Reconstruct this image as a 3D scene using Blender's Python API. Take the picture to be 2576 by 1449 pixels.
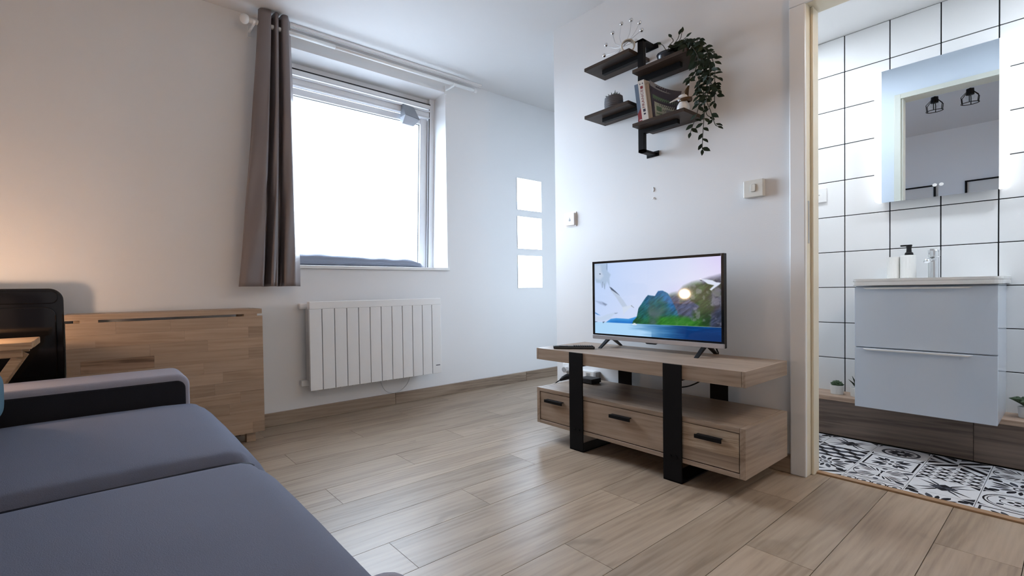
import bpy, bmesh, math, random
import numpy as np
from mathutils import Vector, Matrix, noise

# ------------------------------------------------------------------ scene, camera, light
for o in list(bpy.data.objects):
    bpy.data.objects.remove(o)
SC = bpy.context.scene
COL = SC.collection
SC.view_settings.view_transform = 'Standard'
SC.view_settings.look = 'None'
SC.view_settings.gamma = 1.0
SC.view_settings.use_curve_mapping = False
SC.view_settings.exposure = 0.5
PI = math.pi
random.seed(7)

F_PX, YAW, PITCH, ROLL = 1158.85, math.radians(34.69978), math.radians(-0.944055), math.radians(-0.95079)
fw = Vector((math.sin(YAW)*math.cos(PITCH), math.cos(YAW)*math.cos(PITCH), math.sin(PITCH)))
rt0 = Vector((math.cos(YAW), -math.sin(YAW), 0)); up0 = rt0.cross(fw)
rt = rt0*math.cos(ROLL)+up0*math.sin(ROLL); up = -rt0*math.sin(ROLL)+up0*math.cos(ROLL)
cd = bpy.data.cameras.new('camera'); cam = bpy.data.objects.new('camera', cd); COL.objects.link(cam)
M = Matrix((rt, up, -fw)).transposed().to_4x4(); M.translation = Vector((0, 0, 0.823)); cam.matrix_world = M
cd.sensor_width = 36.0; cd.sensor_fit = 'HORIZONTAL'; cd.lens = F_PX*36/2576
cd.shift_x = 239.92/2576; cd.shift_y = 27.195/2576; cd.clip_start = 0.02
SC.camera = cam

W = bpy.data.worlds.new('overcast_sky'); SC.world = W; W.use_nodes = True
bg = W.node_tree.nodes['Background']; bg.inputs[0].default_value = (0.73, 0.835, 1.0, 1); bg.inputs[1].default_value = 14.8

def portal(name, loc, rot, sx, sy):
    l = bpy.data.lights.new(name, 'AREA'); l.shape = 'RECTANGLE'; l.size = sx; l.size_y = sy
    l.cycles.is_portal = True
    o = bpy.data.objects.new(name, l); COL.objects.link(o); o.location = loc; o.rotation_euler = rot
portal('window_portal', (1.62, 3.22, 1.68), (math.radians(-90), 0, 0), 1.4, 1.5)
portal('kitchen_window_portal', (4.72, 1.65, 1.53), (0, math.radians(90), 0), 1.8, 0.75)

# ------------------------------------------------------------------ materials
def new_mat(name):
    m = bpy.data.materials.new(name); m.use_nodes = True
    return m, m.node_tree.nodes, m.node_tree.links, m.node_tree.nodes['Principled BSDF']

def mat(name, col, rough=0.5, metal=0.0, spec=0.5, emit=None, estr=0.0, bump=0.0, bscale=60.0, coat=0.0, vary=0.0, trans=0.0):
    m, N, L, P = new_mat(name)
    P.inputs['Base Color'].default_value = (*col, 1); P.inputs['Roughness'].default_value = rough
    P.inputs['Metallic'].default_value = metal; P.inputs['Specular IOR Level'].default_value = spec
    P.inputs['Coat Weight'].default_value = coat; P.inputs['Transmission Weight'].default_value = trans
    if emit:
        P.inputs['Emission Color'].default_value = (*emit, 1); P.inputs['Emission Strength'].default_value = estr
    if bump or vary:
        tc = N.new('ShaderNodeTexCoord'); nz = N.new('ShaderNodeTexNoise'); nz.inputs['Scale'].default_value = bscale
        nz.inputs['Detail'].default_value = 4; L.new(tc.outputs['Object'], nz.inputs['Vector'])
        if bump:
            b = N.new('ShaderNodeBump'); b.inputs['Strength'].default_value = bump; b.inputs['Distance'].default_value = 0.002
            L.new(nz.outputs['Fac'], b.inputs['Height']); L.new(b.outputs['Normal'], P.inputs['Normal'])
        if vary:
            mx = N.new('ShaderNodeMix'); mx.data_type = 'RGBA'; L.new(nz.outputs['Fac'], mx.inputs['Factor'])
            mx.inputs['A'].default_value = (*[c*(1-vary) for c in col], 1); mx.inputs['B'].default_value = (*[min(1, c*(1+vary)) for c in col], 1)
            L.new(mx.outputs['Result'], P.inputs['Base Color'])
    return m

def wood(name, dark, mid, light, axis='X', scale=1.0, rough=0.4, rnd=0.3, spec=0.5, fine=0.35, knots=True, bump=0.15):
    m, N, L, P = new_mat(name)
    tc = N.new('ShaderNodeTexCoord'); oi = N.new('ShaderNodeObjectInfo')
    mul = N.new('ShaderNodeVectorMath'); mul.operation = 'SCALE'; cb = N.new('ShaderNodeCombineXYZ')
    for i in range(3): L.new(oi.outputs['Random'], cb.inputs[i])
    L.new(cb.outputs[0], mul.inputs[0]); mul.inputs['Scale'].default_value = 41.0
    add = N.new('ShaderNodeVectorMath'); L.new(tc.outputs['Object'], add.inputs[0]); L.new(mul.outputs[0], add.inputs[1])
    def stretched(a, c):
        mp = N.new('ShaderNodeMapping'); s = [c*scale]*3; s['XYZ'.index(axis)] = a*scale
        mp.inputs['Scale'].default_value = s; L.new(add.outputs[0], mp.inputs['Vector']); return mp
    n1 = N.new('ShaderNodeTexNoise'); n1.inputs['Scale'].default_value = 1; n1.inputs['Detail'].default_value = 5
    n1.inputs['Roughness'].default_value = 0.55; n1.inputs['Distortion'].default_value = 0.6
    L.new(stretched(1.3, 13).outputs[0], n1.inputs['Vector'])
    n2 = N.new('ShaderNodeTexNoise'); n2.inputs['Scale'].default_value = 1; n2.inputs['Detail'].default_value = 4
    L.new(stretched(7, 170).outputs[0], n2.inputs['Vector'])
    wv = N.new('ShaderNodeTexWave'); wv.wave_type = 'BANDS'; wv.bands_direction = 'DIAGONAL'
    wv.inputs['Scale'].default_value = 3.0; wv.inputs['Distortion'].default_value = 11; wv.inputs['Detail'].default_value = 2.5
    wv.inputs['Detail Scale'].default_value = 0.7
    L.new(stretched(0.45, 8).outputs[0], wv.inputs['Vector'])
    a1 = N.new('ShaderNodeMath'); a1.operation = 'MULTIPLY_ADD'; a1.inputs[1].default_value = fine; L.new(n2.outputs['Fac'], a1.inputs[0])
    L.new(n1.outputs['Fac'], a1.inputs[2])
    a2 = N.new('ShaderNodeMath'); a2.operation = 'MULTIPLY_ADD'; a2.inputs[1].default_value = 0.13; L.new(wv.outputs['Fac'], a2.inputs[0]); L.new(a1.outputs[0], a2.inputs[2])
    sub = N.new('ShaderNodeMath'); sub.operation = 'SUBTRACT'; L.new(a2.outputs[0], sub.inputs[0]); sub.inputs[1].default_value = fine*0.5+0.065
    rp = N.new('ShaderNodeValToRGB'); e = rp.color_ramp.elements
    e[0].position = 0.30; e[0].color = (*dark, 1); e[1].position = 0.70; e[1].color = (*light, 1)
    k = e.new(0.47); k.color = (*mid, 1)
    L.new(sub.outputs[0], rp.inputs['Fac'])
    out = rp.outputs['Color']
    if knots:
        vo = N.new('ShaderNodeTexNoise'); vo.inputs['Scale'].default_value = 1; vo.inputs['Detail'].default_value = 2; vo.inputs['Distortion'].default_value = 1.5
        L.new(stretched(2.6, 7).outputs[0], vo.inputs['Vector'])
        mr = N.new('ShaderNodeMapRange'); mr.inputs['From Min'].default_value = 0.66; mr.inputs['From Max'].default_value = 0.80
        mr.inputs['To Max'].default_value = 0.55; L.new(vo.outputs['Fac'], mr.inputs['Value'])
        mx = N.new('ShaderNodeMix'); mx.data_type = 'RGBA'; L.new(mr.outputs[0], mx.inputs['Factor']); L.new(out, mx.inputs['A'])
        mx.inputs['B'].default_value = (*[c*0.45 for c in dark], 1); out = mx.outputs['Result']
    hv = N.new('ShaderNodeHueSaturation'); vr = N.new('ShaderNodeMapRange'); L.new(oi.outputs['Random'], vr.inputs['Value'])
    vr.inputs['To Min'].default_value = 1-rnd*0.5; vr.inputs['To Max'].default_value = 1+rnd*0.5
    L.new(vr.outputs[0], hv.inputs['Value']); L.new(out, hv.inputs['Color']); L.new(hv.outputs[0], P.inputs['Base Color'])
    P.inputs['Roughness'].default_value = rough; P.inputs['Specular IOR Level'].default_value = spec
    if bump:
        b = N.new('ShaderNodeBump'); b.inputs['Strength'].default_value = bump; b.inputs['Distance'].default_value = 0.0006
        L.new(sub.outputs[0], b.inputs['Height']); L.new(b.outputs['Normal'], P.inputs['Normal'])
    return m

M_WALL = mat('white_wall_paint', (0.80, 0.80, 0.80), 0.75, bump=0.12, bscale=220, spec=0.3)
M_CEIL = mat('white_ceiling_paint', (0.78, 0.78, 0.78), 0.7, spec=0.3)
M_WHITE = mat('white_lacquer', (0.84, 0.84, 0.83), 0.35)
M_FRAMEW = mat('ivory_door_paint', (0.78, 0.71, 0.56), 0.4)
M_FLOOR = wood('oak_laminate', (0.262, 0.193, 0.134), (0.345, 0.262, 0.188), (0.412, 0.322, 0.238), 'X', 1.0, 0.40, 0.16, 0.65, fine=0.34)
M_SUB = mat('dark_underlay', (0.05, 0.04, 0.035), 0.9)
M_BB = wood('oak_baseboard', (0.16, 0.11, 0.075), (0.26, 0.19, 0.135), (0.34, 0.26, 0.19), 'X', 1.0, 0.45, 0.1, knots=False)
M_BBY = wood('oak_baseboard_short', (0.16, 0.11, 0.075), (0.26, 0.19, 0.135), (0.34, 0.26, 0.19), 'Y', 1.0, 0.45, 0.1, knots=False)
M_OAKY = wood('greige_oak_veneer', (0.235, 0.168, 0.118), (0.325, 0.240, 0.175), (0.39, 0.295, 0.222), 'Y', 1.1, 0.42, 0.12, knots=False)
M_OAKX = wood('greige_oak_endgrain', (0.235, 0.168, 0.118), (0.325, 0.240, 0.175), (0.39, 0.295, 0.222), 'X', 1.1, 0.42, 0.12, knots=False)
M_BEECH = wood('beech_stave', (0.33, 0.225, 0.150), (0.40, 0.285, 0.195), (0.45, 0.325, 0.23), 'X', 1.2, 0.5, 0.22, fine=0.25, knots=False)
M_BEECHK = wood('beech_stave_brown', (0.16, 0.09, 0.05), (0.34, 0.21, 0.13), (0.44, 0.29, 0.19), 'X', 1.6, 0.5, 0.1, fine=0.25)
M_PINE = wood('oiled_pine', (0.36, 0.22, 0.12), (0.50, 0.33, 0.19), (0.60, 0.42, 0.26), 'X', 1.5, 0.5, 0.1, knots=False)
M_BATHW = wood('brown_wood_cladding', (0.12, 0.085, 0.065), (0.20, 0.145, 0.115), (0.26, 0.19, 0.15), 'Y', 1.0, 0.5, 0.1, knots=False)
M_LEDGE = wood('light_wood_ledge', (0.34, 0.23, 0.16), (0.46, 0.32, 0.23), (0.54, 0.39, 0.29), 'Y', 1.0, 0.5, 0.1, knots=False)
M_SHELF = wood('walnut_shelf', (0.026, 0.016, 0.011), (0.045, 0.028, 0.020), (0.066, 0.043, 0.031), 'Y', 1.3, 0.45, 0.1, spec=0.3, knots=False)
M_BLACK = mat('black_powder_coat', (0.005, 0.005, 0.006), 0.5, spec=0.15)
M_BLKGL = mat('black_gloss_plastic', (0.006, 0.006, 0.007), 0.08, spec=0.4)
M_BLKPL = mat('black_plastic', (0.010, 0.010, 0.011), 0.45, spec=0.25)
M_FAB = mat('blue_grey_fabric', (0.158, 0.174, 0.235), 0.9, spec=0.2, bump=0.5, bscale=500, vary=0.10)
M_FABL = mat('grey_lavender_fabric', (0.33, 0.32, 0.37), 0.9, spec=0.2, bump=0.4, bscale=500, vary=0.06)
M_FABD = mat('charcoal_fabric', (0.022, 0.022, 0.027), 0.95, spec=0.15, bump=0.4, bscale=500)
M_PIPE = mat('navy_piping', (0.015, 0.02, 0.035), 0.8)
M_TEAL = mat('teal_cushion', (0.10, 0.19, 0.25), 0.9, spec=0.2, bump=0.4, bscale=400)
M_CURT = mat('taupe_curtain', (0.20, 0.170, 0.170), 0.40, spec=0.55, bump=0.1, bscale=300)
M_CUSH = mat('slate_cushion', (0.22, 0.24, 0.30), 0.9, bump=0.4, bscale=300, vary=0.12)
M_RAD = mat('radiator_enamel', (0.87, 0.87, 0.86), 0.38)
M_RADB = mat('radiator_body', (0.60, 0.60, 0.60), 0.5)
M_PVC = mat('white_window_frame', (0.80, 0.81, 0.83), 0.35)
M_SEAL = mat('black_rubber_seal', (0.01, 0.01, 0.012), 0.7)
M_GREYP = mat('grey_plastic', (0.25, 0.27, 0.30), 0.35)
M_GLASS = None
M_MIRROR = mat('silvered_glass', (0.84, 0.90, 0.96), 0.0, metal=1.0)
M_BMIRROR = mat('bluish_silvered_glass', (0.73, 0.84, 0.98), 0.0, metal=1.0)
M_CHROME = mat('chrome', (0.80, 0.82, 0.84), 0.06, metal=1.0)
M_STEEL = mat('brushed_steel', (0.62, 0.63, 0.65), 0.28, metal=1.0)
M_SILV = mat('silver_plastic', (0.42, 0.42, 0.44), 0.35, metal=0.6)
M_TILE = mat('white_wall_tile', (0.84, 0.85, 0.86), 0.12, spec=0.5)
M_GROUT = mat('black_grout', (0.012, 0.013, 0.016), 0.9)
M_TILEF = mat('white_cement_tile', (0.66, 0.67, 0.70), 0.5, spec=0.25)
M_INK = mat('black_tile_print', (0.010, 0.010, 0.014), 0.55, spec=0.2)
M_INKG = mat('grey_tile_print', (0.055, 0.06, 0.078), 0.55, spec=0.2)
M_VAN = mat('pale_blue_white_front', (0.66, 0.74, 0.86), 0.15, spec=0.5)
M_CER = mat('white_ceramic', (0.85, 0.85, 0.85), 0.1)
M_CERM = mat('matt_white_ceramic', (0.82, 0.82, 0.80), 0.5)
M_IVORY = mat('aged_white_plastic', (0.74, 0.72, 0.66), 0.4)
M_GRAY = mat('mid_grey_plastic', (0.35, 0.35, 0.35), 0.5)
M_LEAF = mat('dark_green_leaf', (0.016, 0.028, 0.015), 0.55, spec=0.2, vary=0.35, bscale=30)
M_STEM = mat('brown_green_stem', (0.035, 0.034, 0.022), 0.7)
M_SUCC = mat('succulent_green', (0.045, 0.085, 0.035), 0.5, vary=0.3, bscale=50)
M_SOIL = mat('dark_soil', (0.02, 0.016, 0.012), 0.95)
M_CONC = mat('grey_ribbed_ceramic', (0.13, 0.13, 0.14), 0.7, bump=0.4, bscale=150)
M_DKPOT = mat('dark_navy_pot', (0.016, 0.018, 0.026), 0.25)
M_CREAM = mat('cream_wood_ring', (0.55, 0.50, 0.42), 0.5)
M_STRIP = mat('frosted_light_strip', (0.9, 0.9, 0.9), 0.4, emit=(1.0, 1.0, 1.0), estr=1.7)
M_LED = mat('ceiling_light_diffuser', (0.9, 0.9, 0.9), 0.4, emit=(0.84, 0.92, 1.0), estr=92.0)
M_BULB = mat('warm_bulb', (1, 0.8, 0.6), 0.4, emit=(1.0, 0.66, 0.43), estr=76.0)
M_SPOTL = mat('warm_spot_bulb', (1, 0.85, 0.6), 0.4, emit=(1.0, 0.60, 0.28), estr=430.0)
M_PAPER = mat('off_white_paper', (0.70, 0.69, 0.66), 0.7)
M_RED = mat('dark_red_print', (0.22, 0.02, 0.025), 0.4)
M_BLUEB = mat('slate_blue_print', (0.12, 0.16, 0.22), 0.4)
M_SPINE = mat('cream_spine', (0.62, 0.58, 0.53), 0.45)
M_NAVY = mat('navy_print', (0.035, 0.032, 0.06), 0.35)
M_GRN = mat('green_print', (0.10, 0.19, 0.12), 0.4)
M_PALE = mat('pale_green_print', (0.42, 0.46, 0.40), 0.4)
M_AMBER = mat('amber_brown_glaze', (0.09, 0.042, 0.012), 0.2)
M_THRESH = mat('oak_threshold', (0.36, 0.22, 0.12), 0.45, vary=0.15, bscale=20)
M_SKYW = None
def glass_mat():
    m, N, L, P = new_mat('clear_window_glass')
    out = N['Material Output']; tr = N.new('ShaderNodeBsdfTransparent'); gl = N.new('ShaderNodeBsdfGlossy')
    gl.inputs['Roughness'].default_value = 0.0; tr.inputs[0].default_value = (0.96, 0.98, 0.98, 1)
    mx = N.new('ShaderNodeMixShader'); fr = N.new('ShaderNodeFresnel'); fr.inputs[0].default_value = 1.3
    ge = N.new('ShaderNodeNewGeometry'); fm = N.new('ShaderNodeMath'); fm.operation = 'MULTIPLY_ADD'; fm.inputs[1].default_value = -1; fm.inputs[2].default_value = 1
    L.new(ge.outputs['Backfacing'], fm.inputs[0]); f2 = N.new('ShaderNodeMath'); f2.operation = 'MULTIPLY'
    L.new(fr.outputs[0], f2.inputs[0]); L.new(fm.outputs[0], f2.inputs[1])
    L.new(f2.outputs[0], mx.inputs[0]); L.new(tr.outputs[0], mx.inputs[1]); L.new(gl.outputs[0], mx.inputs[2])
    L.new(mx.outputs[0], out.inputs['Surface']); return m
M_GLASS = glass_mat()

# ------------------------------------------------------------------ mesh helpers
WL = {}
def B(): return bmesh.new()
def box(bm, x0, x1, y0, y1, z0, z1):
    vs = [bm.verts.new(p) for p in ((x0,y0,z0),(x1,y0,z0),(x1,y1,z0),(x0,y1,z0),(x0,y0,z1),(x1,y0,z1),(x1,y1,z1),(x0,y1,z1))]
    for f in ((3,2,1,0),(4,5,6,7),(0,1,5,4),(1,2,6,5),(2,3,7,6),(3,0,4,7)): bm.faces.new([vs[i] for i in f])
    return bm
def hexa(bm, pts):
    vs = [bm.verts.new(p) for p in pts]
    for f in ((3,2,1,0),(4,5,6,7),(0,1,5,4),(1,2,6,5),(2,3,7,6),(3,0,4,7)): bm.faces.new([vs[i] for i in f])
    return bm
def tube(bm, pts, r, seg=10, caps=True):
    pts = [Vector(p) for p in pts]; rings = []; n = len(pts)
    rs = r if isinstance(r, (list, tuple)) else [r]*n
    prev = None
    for i, p in enumerate(pts):
        d = (pts[min(i+1, n-1)]-pts[max(i-1, 0)]).normalized()
        if prev is None:
            a = Vector((0,0,1)) if abs(d.z) < 0.9 else Vector((1,0,0)); u = d.cross(a).normalized()
        else:
            u = (prev-d*prev.dot(d)).normalized()
        prev = u; v = d.cross(u)
        rings.append([bm.verts.new(p+(u*math.cos(2*PI*k/seg)+v*math.sin(2*PI*k/seg))*rs[i]) for k in range(seg)])
    for a, b in zip(rings, rings[1:]):
        for k in range(seg): bm.faces.new((a[k], a[(k+1)%seg], b[(k+1)%seg], b[k]))
    if caps:
        bm.faces.new(rings[0][::-1]); bm.faces.new(rings[-1])
    return bm
def lathe(bm, prof, c, seg=24):
    rings = []
    for r, z in prof:
        if r < 1e-6: rings.append([bm.verts.new((c[0], c[1], c[2]+z))])
        else: rings.append([bm.verts.new((c[0]+r*math.cos(2*PI*k/seg), c[1]+r*math.sin(2*PI*k/seg), c[2]+z)) for k in range(seg)])
    for a, b in zip(rings, rings[1:]):
        for k in range(seg):
            j = (k+1) % seg
            if len(a) == 1 and len(b) == 1: continue
            if len(a) == 1: bm.faces.new((a[0], b[k], b[j]))
            elif len(b) == 1: bm.faces.new((a[k], a[j], b[0]))
            else: bm.faces.new((a[k], a[j], b[j], b[k]))
    return bm
def prism(bm, poly, ax, a, b):
    """polygon in the plane across axis ax (other two coords in order), extruded from a to b"""
    def P(u, v, w):
        return {0: (w,u,v), 1: (u,w,v), 2: (u,v,w)}[ax]
    A = [bm.verts.new(P(u,v,a)) for u, v in poly]; Bv = [bm.verts.new(P(u,v,b)) for u, v in poly]; n = len(poly)
    bm.faces.new(A[::-1]); bm.faces.new(Bv)
    for i in range(n): bm.faces.new((A[i], A[(i+1)%n], Bv[(i+1)%n], Bv[i]))
    return bm
def rrect(x0, x1, y0, y1, r, n=6):
    out = []
    for cx, cy, a0 in ((x1-r,y1-r,0),(x0+r,y1-r,90),(x0+r,y0+r,180),(x1-r,y0+r,270)):
        for i in range(n+1):
            a = math.radians(a0+90*i/n); out.append((cx+r*math.cos(a), cy+r*math.sin(a)))
    return out
def sphere(bm, c, r, seg=16):
    bmesh.ops.create_uvsphere(bm, u_segments=seg, v_segments=max(8, seg*2//3), radius=r, matrix=Matrix.Translation(c)); return bm

def root(name, loc, label, cat, group=None, kind=None, rz=0.0):
    o = bpy.data.objects.new(name, None); COL.objects.link(o); o.location = loc; o.rotation_euler = (0,0,rz)
    o.empty_display_size = 0.05; WL[o] = Vector(loc); tagit(o, label, cat, group, kind); return o
def tagit(o, label=None, cat=None, group=None, kind=None):
    if label: o['label'] = label
    if cat: o['category'] = cat
    if group: o['group'] = group
    if kind: o['kind'] = kind
    return o
def obj(name, bm, m, parent=None, bevel=0.0, smooth=False, label=None, local=False, subdiv=0, seg=2, cat=None, group=None, kind=None, origin=None):
    """bm is in world coords (or in the parent's own frame with local=True)"""
    if isinstance(bm, bpy.types.Mesh): me = bm
    else:
        bmesh.ops.recalc_face_normals(bm, faces=bm.faces)
        me = bpy.data.meshes.new(name); bm.to_mesh(me); bm.free()
    off = Vector((0,0,0)); org = Vector(origin) if origin is not None else None
    if parent is not None and not local: off = WL[parent]
    if org is None:
        me.transform(Matrix.Translation(-off)); loc = Vector((0,0,0))
    else:
        me.transform(Matrix.Translation(-org)); loc = org-off
    for x in (m if isinstance(m, (list, tuple)) else [m]): me.materials.append(x)
    o = bpy.data.objects.new(name, me); COL.objects.link(o); o.location = loc
    if parent is not None: o.parent = parent
    WL[o] = (org if org is not None else off)
    if smooth:
        for p in me.polygons: p.use_smooth = True
    if bevel:
        b = o.modifiers.new('bevel', 'BEVEL'); b.width = bevel; b.segments = seg; b.limit_method = 'ANGLE'; b.angle_limit = math.radians(40)
    if subdiv:
        s = o.modifiers.new('subdivision', 'SUBSURF'); s.levels = subdiv; s.render_levels = subdiv
    tagit(o, label, cat, group, kind)
    return o
def smooth_by_angle(o, deg=40):
    me = o.data
    for p in me.polygons: p.use_smooth = True
    bm = bmesh.new(); bm.from_mesh(me)
    for e in bm.edges:
        e.smooth = not (len(e.link_faces) == 2 and e.calc_face_angle(0) > math.radians(deg))
    bm.to_mesh(me); bm.free(); return o
def struct(name, bm, m, label, cat, bevel=0.0):
    return obj(name, bm, m, bevel=bevel, label=label, cat=cat, kind='structure')
def text_mesh(s, size, extr=0.0):
    c = bpy.data.curves.new('lettering', 'FONT'); c.body = s; c.size = size; c.align_x = 'CENTER'; c.align_y = 'CENTER'; c.extrude = extr; c.resolution_u = 3
    o = bpy.data.objects.new('lettering', c); COL.objects.link(o)
    bpy.context.view_layer.update()
    me = bpy.data.meshes.new_from_object(o.evaluated_get(bpy.context.evaluated_depsgraph_get())); me = me.copy()
    bpy.data.objects.remove(o); bpy.data.curves.remove(c); return me
def lerp(a, b, t): return a+(b-a)*t
def catmull(pts, n=6):
    P = [Vector(p) for p in pts]; out = []
    for i in range(len(P)-1):
        p0, p1, p2, p3 = P[max(i-1,0)], P[i], P[i+1], P[min(i+2,len(P)-1)]
        for k in range(n):
            t = k/n
            out.append(0.5*((2*p1)+(-p0+p2)*t+(2*p0-5*p1+4*p2-p3)*t*t+(-p0+3*p1-3*p2+p3)*t**3))
    out.append(P[-1]); return out

# ------------------------------------------------------------------ room shell
YW, XT, XBK, ZC = 2.86, 2.48, -0.85, 2.50
YE = 1.966                                   # free end of the partition with the television
XK = 4.6                                     # far wall of the kitchen behind the passage
OX0, OX1, OZ0, OZ1 = 0.93, 2.285, 0.98, 2.382  # window opening
b = B()
box(b, XBK-0.1, OX0, YW, YW+0.36, 0, ZC); box(b, OX1, XK+0.1, YW, YW+0.36, 0, ZC)
box(b, OX0, OX1, YW, YW+0.36, 0, OZ0)
hexa(b, [(OX0,YW,OZ1),(OX1,YW,OZ1),(OX1,YW+0.36,2.345),(OX0,YW+0.36,2.345),(OX0,YW,ZC),(OX1,YW,ZC),(OX1,YW+0.36,ZC),(OX0,YW+0.36,ZC)])
struct('wall_window', b, M_WALL, 'white painted wall with the deep window opening and radiator', 'wall')
DY0, DY1, DZ = -0.09, 0.665, 2.005           # bathroom doorway
b = B()
box(b, XT, XT+0.10, DY1+0.03, YE, 0, ZC); box(b, XT, XT+0.10, DY0-0.03, DY1+0.03, DZ+0.03, ZC); box(b, XT, XT+0.10, -1.3, DY0-0.03, 0, ZC)
box(b, XT+0.10, 3.58, YE-0.10, YE, 0, ZC)
struct('wall_television', b, M_WALL, 'white painted partition wall behind the television', 'wall')
struct('wall_back', box(B(), XBK-0.1, XBK, -1.4, YW, 0, ZC), M_WALL, 'white wall behind the sofa, seen in the bathroom mirror', 'wall')
struct('wall_side', box(B(), XBK-0.1, XK+0.1, -1.4, -1.3, 0, ZC), M_WALL, 'white wall on the right side of the room', 'wall')
b = B()
box(b, XK, XK+0.1, -1.3, 1.33, 0, ZC); box(b, XK, XK+0.1, 1.97, YW, 0, ZC); box(b, XK, XK+0.1, 1.33, 1.97, 0, 0.62); box(b, XK, XK+0.1, 1.33, 1.97, 2.44, ZC)
struct('wall_passage', b, M_WALL, 'white end wall of the passage, seen in the mirror tiles', 'wall')
struct('ceiling', box(B(), XBK-0.1, XK+0.1, -1.4, YW, ZC, ZC+0.1), M_CEIL, 'plain white ceiling of the living room', 'ceiling')
gp = B(); bmesh.ops.create_circle(gp, cap_ends=True, radius=150, segments=48, matrix=Matrix.Translation((2, 0, -8)))
struct('ground', gp, mat('grey_paving', (0.22, 0.22, 0.22), 0.9), 'grey ground far below outside the window', 'ground')
# floor planks
PW, Y0, PLEN = 0.171, 0.948, 1.39
fl = struct('floor', box(B(), XBK, XK, -1.3, YW, -0.06, -0.008), M_SUB, 'greige oak laminate floor laid in long planks', 'floor')
for k in range(-14, 12):
    ya, yb = Y0+PW*k, Y0+PW*(k+1)
    ya, yb = max(ya, -1.3), min(yb, YW)
    if yb-ya < 0.01: continue
    xend = XK if ya > 1.80 else 2.556
    off = {1: 0.767, 2: 1.222, 0: 1.676}[k % 3]
    x = off-PLEN*3
    while x < xend:
        xa, xb = max(x, XBK), min(x+PLEN, xend)
        if xb-xa > 0.01:
            obj('plank', box(B(), xa+0.0008, xb-0.0008, ya+0.0009, yb-0.0009, -0.008, 0), M_FLOOR, fl)
        x += PLEN
x = 3.58
while x < XK:
    for y in np.arange(-1.3, 1.80, 0.171*2):
        obj('plank', box(B(), x+0.0008, min(x+PLEN, XK)-0.0008, y+0.0008, min(y+0.342, 1.803)-0.0008, -0.008, 0), M_FLOOR, fl)
    x += PLEN
# baseboards
bb = root('baseboard_window', (0.9, YW-0.007, 0), 'greige wooden baseboard along the window wall', 'baseboard', kind='structure')
for xa, xb in ((XBK, 0.38), (0.381, 1.769), (1.771, 3.159), (3.161, XK)):
    obj('board', box(B(), xa, xb, YW-0.014, YW, 0, 0.083), M_BB, bb, bevel=0.003)
bb2 = root('baseboard_television', (XT-0.007, 1.2, 0), 'greige wooden baseboard along the television wall', 'baseboard', kind='structure')
obj('board', box(B(), XT-0.014, XT, 0.712, YE, 0, 0.083), M_BBY, bb2, bevel=0.003)
obj('board', box(B(), XT-0.014, XT, YE, YE+0.014, 0, 0.083), M_BBY, bb2, bevel=0.003)
# door frame
df = root('door_1', (XT, 0.68, 0), 'ivory painted door frame of the bathroom doorway', 'door frame', kind='structure')
def jamb(nm, s, y):
    b = B(); box(b, XT-0.018, XT, y, y+s*0.055, 0.0, DZ-0.0005) if s > 0 else box(b, XT-0.018, XT, y+s*0.055, y, 0.0, DZ-0.0005)
    obj('casing', b, M_WHITE, df, bevel=0.004)
    b = B(); ys = sorted((y, y+s*0.03)); box(b, XT-0.006, XT+0.125, ys[0], ys[1], 0, DZ+0.03); obj('jamb', b, M_FRAMEW, df, bevel=0.003)
    ys = sorted((y, y-s*0.010)); obj('door_stop', box(B(), XT+0.045, XT+0.115, ys[0], ys[1], 0, DZ), M_FRAMEW, df, bevel=0.003)
jamb('a', 1, DY1); jamb('b', -1, DY0)
obj('casing', box(B(), XT-0.018, XT, DY0-0.055, DY1+0.055, DZ, DZ+0.055), M_WHITE, df, bevel=0.004)
obj('head', box(B(), XT-0.006, XT+0.125, DY0, DY1, DZ, DZ+0.03), M_FRAMEW, df)
obj('strike_plate', box(B(), XT+0.012, XT+0.030, DY1-0.0015, DY1+0.001, 1.00, 1.18), M_STEEL, df)
obj('threshold', box(B(), 2.558, 2.592, DY0, DY1, -0.005, 0.008), M_THRESH, df, bevel=0.003)

# ------------------------------------------------------------------ bathroom shell
XB = 3.475
bw = struct('wall_bathroom', box(B(), XB+0.006, 3.58, -0.8, YE-0.1, 0, 2.3), M_GROUT, 'bathroom wall of white square tiles with black grout', 'wall')
TZ, TY = 0.2015, 0.18
for i in range(-5, 8):
    for j in range(0, 11):
        ya, yb = 0.223+TY*i, 0.223+TY*(i+1); za, zb = 0.2005+TZ*j, 0.2005+TZ*(j+1)
        zb = min(zb, 2.216)
        if zb-za < 0.02 or yb > YE-0.1: continue
        obj('tile', box(B(), XB, XB+0.008, ya+0.0022, yb-0.0022, za+0.0022, zb-0.0022), M_TILE, bw, bevel=0.0012, seg=1)
b = B(); box(b, XT+0.10, 3.58, -0.9, -0.8, 0, 2.3)
struct('wall_shower', b, M_WALL, 'white side wall inside the bathroom', 'wall')
struct('ceiling_bathroom', box(B(), XT+0.1, 3.58, -0.8, YE-0.1, 2.216, 2.3), mat('bright_white_ceiling_paint', (0.9, 0.9, 0.9), 0.7), 'low white ceiling inside the bathroom', 'ceiling')
tp = root('trim_1', (3.29, 0.5, 0), 'brown wood cladding with a light wood ledge below the bathroom tiles', 'cladding', kind='structure')
for ya, yb in ((-0.8, 0.28), (0.281, 1.20), (1.201, YE-0.1)):
    obj('panel', box(B(), 3.292, 3.475, ya, yb, 0, 0.190), M_BATHW, tp, bevel=0.002)
obj('ledge_board', box(B(), 3.280, 3.476, -0.8, YE-0.1, 0.190, 0.2135), M_LEDGE, tp, bevel=0.002)

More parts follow.
